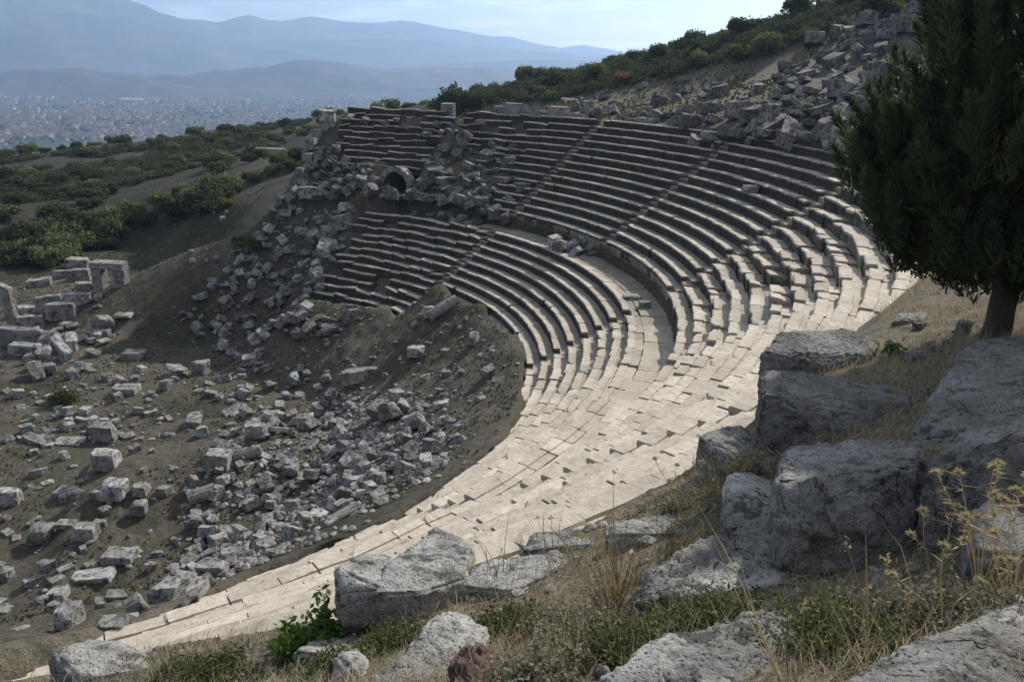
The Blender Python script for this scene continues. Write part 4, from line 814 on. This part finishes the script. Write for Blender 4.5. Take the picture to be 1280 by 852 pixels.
def thistle(px, py, H, n, label, group):
    p = at(px, py); o = empty('dry_thistle', tuple(p), label, 'thistle', group); st = MB(); heads = []
    for i in range(n):
        a = rng.uniform(0, 6.28); tip = np.array([math.cos(a) * rng.uniform(.1, .38), math.sin(a) * rng.uniform(.1, .38), H * rng.uniform(.5, 1.05)]); mid = tip * .5 + np.array([rng.normal(0, .04), rng.normal(0, .04), H * .08]); tube(st, [(0, 0, -.05), mid, tip], [.0045, .0032, .002], 5, .8); heads.append(tip)
        m = 9; t = rng.uniform(.3, .95, m)[:, None]; P = mid * (1 - t) + tip * t; d = unit(m); d[:, 2] = np.abs(d[:, 2]) * .5
        wv = np.cross(d, unit(m)) * .006; l = rng.uniform(.05, .11, (m, 1)); st.quads(np.stack([P - wv, P + wv, P + d * l, P + d * l - wv * .2], 1), rng.random(m))
    st.build('stem', M['thistle'], o)
    for tip in heads:
        hb = MB(); m = 90; d = unit(m); d[:, 2] = np.abs(d[:, 2]) * .9 - .25; d /= np.linalg.norm(d, axis=1, keepdims=True); wv = np.cross(d, unit(m)) * .0045; l = rng.uniform(.022, .042, (m, 1)); hb.quads(np.stack([tip - wv, tip + wv, tip + d * l + wv * .3, tip + d * l - wv * .3], 1), rng.random(m)); hb.build('flower_head', M['thistle'], o)
thistle(1225, 745, .85, 12, 'tall yellow dry thistle with many spiny heads in front of the dark-faced boulder', None); thistle(1265, 770, .6, 8, 'dry thistle at the right edge under the tall thistle', None)
thistle(1165, 725, .65, 7, 'dry thistle beside the broad pitted slab', None); thistle(1100, 640, .35, 3, 'small yellow thistle heads over the broad pitted slab', None); thistle(850, 640, .6, 4, 'dark dry thistle stalk against the lit seats', None); thistle(1180, 800, .4, 4, 'short dry thistle above the corner slab', None)
# dry grass on the near ground
n = 230000; a_ = rng.uniform(0, 6.28, n); d_ = 2.0 + 13 * rng.random(n) ** 1.3; x = CAM[0] + d_ * np.cos(a_); y = CAM[1] + d_ * np.sin(a_)
fwd = (np.cos(a_) * -math.sin(YAW) + np.sin(a_) * math.cos(YAW)) > .55; r_ = np.hypot(x, y); t_ = np.degrees(np.arctan2(y, x)); dens = fbm(x, y, 1.1, 3, 71) + .35 * fbm(x, y, .3, 2, 72)
ok = fwd & (r_ > np.interp(t_, RIM_T, RIM_R) + .45) & (dens > -.09 + .07 * (t_ > -27)); x, y, dens = x[ok], y[ok], dens[ok]; n = len(x); z = G(x, y); L = rng.uniform(.05, .2, n) * (1 + 2.2 * np.clip(dens, 0, 1)); th = rng.uniform(0, 6.28, n); ln = rng.uniform(.1, .9, n); w = rng.uniform(.0018, .004, n)
b0 = np.stack([x, y, z - .02], -1); dv_ = np.stack([np.cos(th) * ln, np.sin(th) * ln, np.ones(n)], -1); dv_ /= np.linalg.norm(dv_, axis=1, keepdims=True); sv = np.stack([-np.sin(th + 1), np.cos(th + 1), np.zeros(n)], -1) * w[:, None]
p1 = b0 + dv_ * (L * .6)[:, None]; p2 = b0 + dv_ * L[:, None] + np.stack([np.cos(th) * L * .25, np.sin(th) * L * .25, -L * .12], -1); tn = rng.random(n)
mb = MB()
def blades(x, y, L, w, mb):
    n = len(x); th = rng.uniform(0, 6.28, n); ln = rng.uniform(.2, 1.0, n); b0 = np.stack([x, y, G(x, y) - .02], -1); d = np.stack([np.cos(th) * ln, np.sin(th) * ln, np.ones(n)], -1); d /= np.linalg.norm(d, axis=1, keepdims=True); sv = np.stack([-np.sin(th + 1), np.cos(th + 1), np.zeros(n)], -1) * w; p2 = b0 + d * L[:, None]; mb.quads(np.stack([b0 - sv, b0 + sv, p2 + sv * .3, p2 - sv * .3], 1), rng.random(n))
gx, gy = rng.uniform(34, 46, 70000), rng.uniform(-20, -2, 70000); gr = np.hypot(gx, gy); gt = np.degrees(np.arctan2(gy, gx)); gk = (gr > np.interp(gt, RIM_T, RIM_R) + .3) & (fbm(gx, gy, 1.4, 3, 85) + .4 * fbm(gx, gy, .3, 2, 86) > -.05); gx, gy = gx[gk], gy[gk]
blades(gx, gy, rng.uniform(.07, .34, len(gx)), .0045, mb)
mb.quads(np.stack([b0 - sv, b0 + sv, p1 + sv * .8, p1 - sv * .8], 1), tn); mb.quads(np.stack([p1 - sv * .8, p1 + sv * .8, p2 + sv * .15, p2 - sv * .15], 1), tn); tag(mb.build('dry_grass', M['grass']), kind='stuff')
# short tufts over the stage floor and earth bank
n = 90000; x = rng.uniform(-45, 34, n); y = rng.uniform(-24, 50, n); r_ = np.hypot(x, y); t_ = np.degrees(np.arctan2(y, x)); ok = ((r_ < np.interp(t_, EDGE_T, EDGE_R) - .5) | (t_ > 112)) & (fbm(x, y, 4, 3, 77) + .5 * fbm(x, y, .8, 2, 78) > -.04) & (np.hypot(x - CAM[0], y - CAM[1]) > 26); x, y = x[ok], y[ok]; n = len(x); P = np.stack([x, y, G(x, y) + .05], -1); N = unit(n); N[:, 2] *= .4
mb = MB(); mb.quads(leaf_quads(P, N / np.linalg.norm(N, axis=1, keepdims=True), rng.uniform(.05, .16, n), 1.3), rng.random(n)); tag(mb.build('short_grass', M['dull_grass']), kind='stuff')
# the thicket that fills the hillside between the shrubs one can tell apart
TH = []
for poly, nn, md in (([(540, 140), (620, 134), (700, 128), (780, 108), (850, 96), (900, 84), (960, 68), (1000, 54), (1060, 30), (1160, 0), (1230, -30), (1220, -60), (1000, -5), (900, 35), (760, 75), (640, 105), (540, 122)], 1500, 60), ([(0, 200), (120, 188), (250, 172), (400, 148), (300, 190), (200, 225), (0, 262)], 1500, 0)):
    C_ = np.array([q for q in (at(rnd(0 if md == 0 else 540, 400 if md == 0 else 1220), rnd(140, 270) if md == 0 else rnd(-40, 140)) for _ in range(320)) if np.hypot(q[0] - CAM[0], q[1] - CAM[1]) < 280]); lo, hi = C_.min(0) - 8, C_.max(0) + 8
    Q = np.stack([rng.uniform(lo[0], hi[0], 60000), rng.uniform(lo[1], hi[1], 60000)], -1); zz = G(Q[:, 0], Q[:, 1]); u, v, d = project(np.concatenate([Q, zz[:, None]], 1)); ok = inpoly(u, v, poly) & (d > 30) & (d < 300)
    if md == 0: ok &= fbm(Q[:, 0], Q[:, 1], 11, 3, 51) > -.1
    TH.append(np.concatenate([Q, zz[:, None]], 1)[ok][:nn])
TH = np.concatenate(TH); mb = MB()
for p in TH:
    m = 110; u = unit(m); u[:, 2] = np.abs(u[:, 2]); s_ = rng.uniform(.5, 1.2); P = p + u * s_ * rng.uniform(.5, 1.1, (m, 1)) * np.array([1, 1, 1.1]); N = unit(m) + np.array([0, 0, .3]); N /= np.linalg.norm(N, axis=1, keepdims=True); mb.quads(leaf_quads(P, N, rng.uniform(.12, .24, m)), np.clip(rng.normal(.5, .25, m), 0, 1))
tag(mb.build('undergrowth', M['shrub_dark']), kind='stuff')
# dry tufts on the slope above the seats
n = 30000; x = rng.uniform(-10, 60, n); y = rng.uniform(5, 90, n); r_ = np.hypot(x, y); ok = (r_ > 42.6) & (r_ < 90) & (fbm(x, y, 5, 3, 79) > -.08); x, y = x[ok], y[ok]; n = len(x); P = np.stack([x, y, G(x, y) + .1], -1); N = unit(n); N[:, 2] *= .3
mb = MB(); mb.quads(leaf_quads(P, N / np.linalg.norm(N, axis=1, keepdims=True), rng.uniform(.1, .34, n), 1.2), rng.random(n)); tag(mb.build('dry_tufts', M['dull_grass']), kind='stuff')
# ------------------------------------------------------------------ the town on the plain
def plain_pt(px, py):
    d = ray(px, py); t = (PLAIN - CAM[2]) / d[2]; p = CAM + d * t; return p
def house_mesh(w, d, h, gable):
    mb = MB(); V = [(x * w / 2, y * d / 2, z) for z in (-2, h) for x, y in ((-1, -1), (1, -1), (1, 1), (-1, 1))]; mb.add(V, [[0, 1, 5, 4], [1, 2, 6, 5], [2, 3, 7, 6], [3, 0, 4, 7], [4, 5, 6, 7]], .5, 0)
    e = .5; rv = [(-w / 2 - e, -d / 2 - e, h + .02), (w / 2 + e, -d / 2 - e, h + .02), (w / 2 + e, d / 2 + e, h + .02), (-w / 2 - e, d / 2 + e, h + .02), (-w / 2 * gable, 0, h + d * .24), (w / 2 * gable, 0, h + d * .24)]
    mb.add(rv, [[0, 1, 5, 4], [2, 3, 4, 5], [1, 2, 5], [3, 0, 4], [3, 2, 1, 0]], .5, 1); return mb
HM = [house_mesh(w, d, h, g).mesh('house', [M['plaster'], M['tile']]) for w, d, h, g in ((9, 7, 4.5, 1.05), (8, 7, 3, .4), (11, 8, 6, .4), (13, 9, 8, .5), (9, 8, 4.5, .5))]
HM.append(house_mesh(40, 18, 7, 1.0).mesh('hall', [M['plaster'], M['plaster']]))
TOWN = [(-60, 112), (0, 110), (120, 106), (260, 103), (420, 112), (560, 125), (640, 140), (520, 150), (400, 150), (240, 168), (0, 180), (-60, 182)]
HP = []
while len(HP) < 4600:
    px, py = rnd(-60, 640), rnd(98, 184)
    if not bool(inpoly([px], [py], TOWN)[0]) and random.random() > .08: continue
    if vnoise(np.array([px / 26]), np.array([py / 8]), 3)[0] < .38: continue
    HP.append(plain_pt(px, py + random.gauss(0, 1.5)))
HP = np.array(HP); HP[:, 2] = G(HP[:, 0], HP[:, 1]); order = np.argsort(np.hypot(HP[:, 0] - CAM[0], HP[:, 1] - CAM[1])); HP = HP[order]
for i in range(290):
    o = link('house', random.choice(HM[:5]), None, tuple(HP[i])); o.rotation_euler = (0, 0, random.choice((0, 1.57)) + rnd(-.3, .3)); tag(o, 'small distant house with tiled roof in the town on the plain', 'house', 'houses of the distant town')
mb = MB()
for p in HP[290:]:
    w, d, h, g = random.choice(((10, 8, 5, 1.05), (9, 8, 3.5, .4), (13, 9, 7, .4), (17, 10, 9, .5))); hm = house_mesh(w, d, h, g); a = rnd(0, 3.14); c_, s_ = math.cos(a), math.sin(a)
    for v, m_ in zip(hm.v, (0, 1)): mb.add(np.stack([p[0] + v[:, 0] * c_ - v[:, 1] * s_, p[1] + v[:, 0] * s_ + v[:, 1] * c_, p[2] + v[:, 2]], -1), [[0, 1, 5, 4], [1, 2, 6, 5], [2, 3, 7, 6], [3, 0, 4, 7], [4, 5, 6, 7]] if m_ == 0 else [[0, 1, 5, 4], [2, 3, 4, 5], [1, 2, 5], [3, 0, 4]], .5, m_)
tag(mb.build('town_houses', [M['plaster'], M['tile']]), kind='stuff')
for px, py, l in [(48, 115, 'long pale hall beside the far road'), (165, 128, 'long white hall in the middle of the town'), (430, 108, 'pale hall at the foot of the hills')]:
    q = plain_pt(px, py); o = link('hall', HM[5], None, (q[0], q[1], G1(q[0], q[1]))); o.rotation_euler = (0, 0, YAW); o.scale = (2, 2, 1.5); tag(o, l, 'hall')
mb = MB(); n = 4500; hp = HP[rng.integers(0, len(HP), n)][:, :2] + rng.normal(0, 90, (n, 2)); hz = G(hp[:, 0], hp[:, 1])
for (x, y), z in zip(hp, hz): s_ = rng.uniform(4, 9); mb.add(IV * (1 + rng.normal(0, .2, (len(IV), 1))) * s_ + np.array([x, y, z + s_ * .35]), IF, rng.random())
tag(mb.build('town_trees', M['shrub_dark']), kind='stuff')
pts = [plain_pt(x, y) for x, y in ((20, 120), (42, 116), (55, 112), (64, 106), (72, 99), (76, 95))]; V = []
for i, q in enumerate(pts):
    a, b = pts[max(i - 1, 0)], pts[min(i + 1, len(pts) - 1)]; t = (b - a)[:2]; t = t / np.linalg.norm(t); w = 16
    for s_ in (-1, 1): x, y = q[0] - t[1] * w * s_, q[1] + t[0] * w * s_; V.append((x, y, max(PLAIN + 9, G1(x, y) + 2)))
mb = MB(); mb.add(V, [[2 * i, 2 * i + 1, 2 * i + 3, 2 * i + 2] for i in range(len(pts) - 1)]); tag(mb.build('road', M['concrete']), kind='structure')
# ------------------------------------------------------------------ haze
HB, HT, HX = PLAIN - 30, 790.0, 9700.0
V = [(CAM[0] + sx * HX, CAM[1] + sy * HX, z) for z in (HB, HT) for sx, sy in ((-1, -1), (1, -1), (1, 1), (-1, 1))]
mb = MB(); mb.add(V, [[0, 3, 2, 1], [4, 5, 6, 7], [0, 1, 5, 4], [1, 2, 6, 5], [2, 3, 7, 6], [3, 0, 4, 7]])
hm = bpy.data.materials.new('haze'); hm.use_nodes = True; t = hm.node_tree; t.nodes.remove(t.nodes['Principled BSDF']); pv = t.nodes.new('ShaderNodeVolumePrincipled')
pv.inputs['Color'].default_value = (.43, .6, .87, 1); pv.inputs['Density'].default_value = HAZE; pv.inputs['Anisotropy'].default_value = 0.45; t.links.new(pv.outputs[0], t.nodes['Material Output'].inputs['Volume'])
tag(mb.build('haze', hm), kind='stuff')
# ------------------------------------------------------------------ sky, sun, camera
SUN_EL, SUN_AZ = 35.8, 76.5
W_ = bpy.data.worlds.new('World'); SC.world = W_; W_.use_nodes = True; t = W_.node_tree; bg = t.nodes['Background']
sky = t.nodes.new('ShaderNodeTexSky'); sky.sky_type = 'NISHITA'; sky.sun_disc = False; sky.sun_elevation = R(SUN_EL); sky.sun_rotation = R(90 - SUN_AZ); sky.altitude = 1000; sky.air_density = 1.0; sky.dust_density = 3.0; sky.ozone_density = 1.5
bg.inputs['Strength'].default_value = SKY
tc = t.nodes.new('ShaderNodeTexCoord'); sep = t.nodes.new('ShaderNodeSeparateXYZ'); t.links.new(tc.outputs['Generated'], sep.inputs[0])
def wm(op, a, b):
    n = t.nodes.new('ShaderNodeMath'); n.operation = op
    for i, v in enumerate((a, b)):
        if isinstance(v, (int, float)): n.inputs[i].default_value = v
        else: t.links.new(v, n.inputs[i])
    return n.outputs[0]
zc = wm('ADD', wm('MAXIMUM', sep.outputs[2], 0.0), .12); cv = t.nodes.new('ShaderNodeCombineXYZ'); t.links.new(wm('DIVIDE', sep.outputs[0], zc), cv.inputs[0]); t.links.new(wm('DIVIDE', sep.outputs[1], zc), cv.inputs[1])
nz = t.nodes.new('ShaderNodeTexNoise'); t.links.new(cv.outputs[0], nz.inputs['Vector']); nz.inputs['Scale'].default_value = 1.3; nz.inputs['Detail'].default_value = 9; nz.inputs['Roughness'].default_value = .62
mr = t.nodes.new('ShaderNodeMapRange'); mr.interpolation_type = 'SMOOTHSTEP'; t.links.new(nz.outputs['Fac'], mr.inputs[0]); mr.inputs[1].default_value = .45; mr.inputs[2].default_value = .68; mr.inputs[4].default_value = .7
mx = t.nodes.new('ShaderNodeMix'); mx.data_type = 'RGBA'; t.links.new(mr.outputs[0], mx.inputs[0]); hs = t.nodes.new('ShaderNodeHueSaturation'); hs.inputs['Saturation'].default_value = .55; t.links.new(sky.outputs[0], hs.inputs['Color']); t.links.new(hs.outputs[0], mx.inputs[6]); mx.inputs[7].default_value = (13, 13.6, 14, 1); t.links.new(mx.outputs[2], bg.inputs[0])
sd = bpy.data.lights.new('sun', 'SUN'); sd.energy = SUNE; sd.angle = R(.53); sd.color = (1, .95, .87); so = bpy.data.objects.new('sun', sd); COL.objects.link(so)
v = Vector((math.cos(R(SUN_EL)) * math.cos(R(SUN_AZ)), math.cos(R(SUN_EL)) * math.sin(R(SUN_AZ)), math.sin(R(SUN_EL)))); so.rotation_euler = v.to_track_quat('Z', 'Y').to_euler(); so.location = v * 60
cd = bpy.data.cameras.new('camera'); cam = bpy.data.objects.new('camera', cd); COL.objects.link(cam); SC.camera = cam
f_ = Vector(ray(PW / 2, PH / 2)).normalized(); r_ = (Vector(ray(PW / 2 + 100, PH / 2)) - Vector(ray(PW / 2, PH / 2))).normalized(); u_ = r_.cross(f_)
cam.matrix_world = Matrix(((r_.x, u_.x, -f_.x, CAM[0]), (r_.y, u_.y, -f_.y, CAM[1]), (r_.z, u_.z, -f_.z, CAM[2]), (0, 0, 0, 1)))
cd.sensor_fit = 'HORIZONTAL'; cd.sensor_width = 36; cd.lens = 36 * FPX / PW; cd.clip_start = .1; cd.clip_end = 60000
vs = SC.view_settings; vs.view_transform = 'Standard'; vs.look = 'None'; vs.exposure = EXPO; vs.gamma = 1; vs.use_curve_mapping = False
SC.render.engine = 'CYCLES'; SC.cycles.use_denoising = True; SC.cycles.max_bounces = 6; SC.cycles.diffuse_bounces = 3; SC.cycles.volume_bounces = 2; SC.cycles.transparent_max_bounces = 8
print('stones', COUNT)
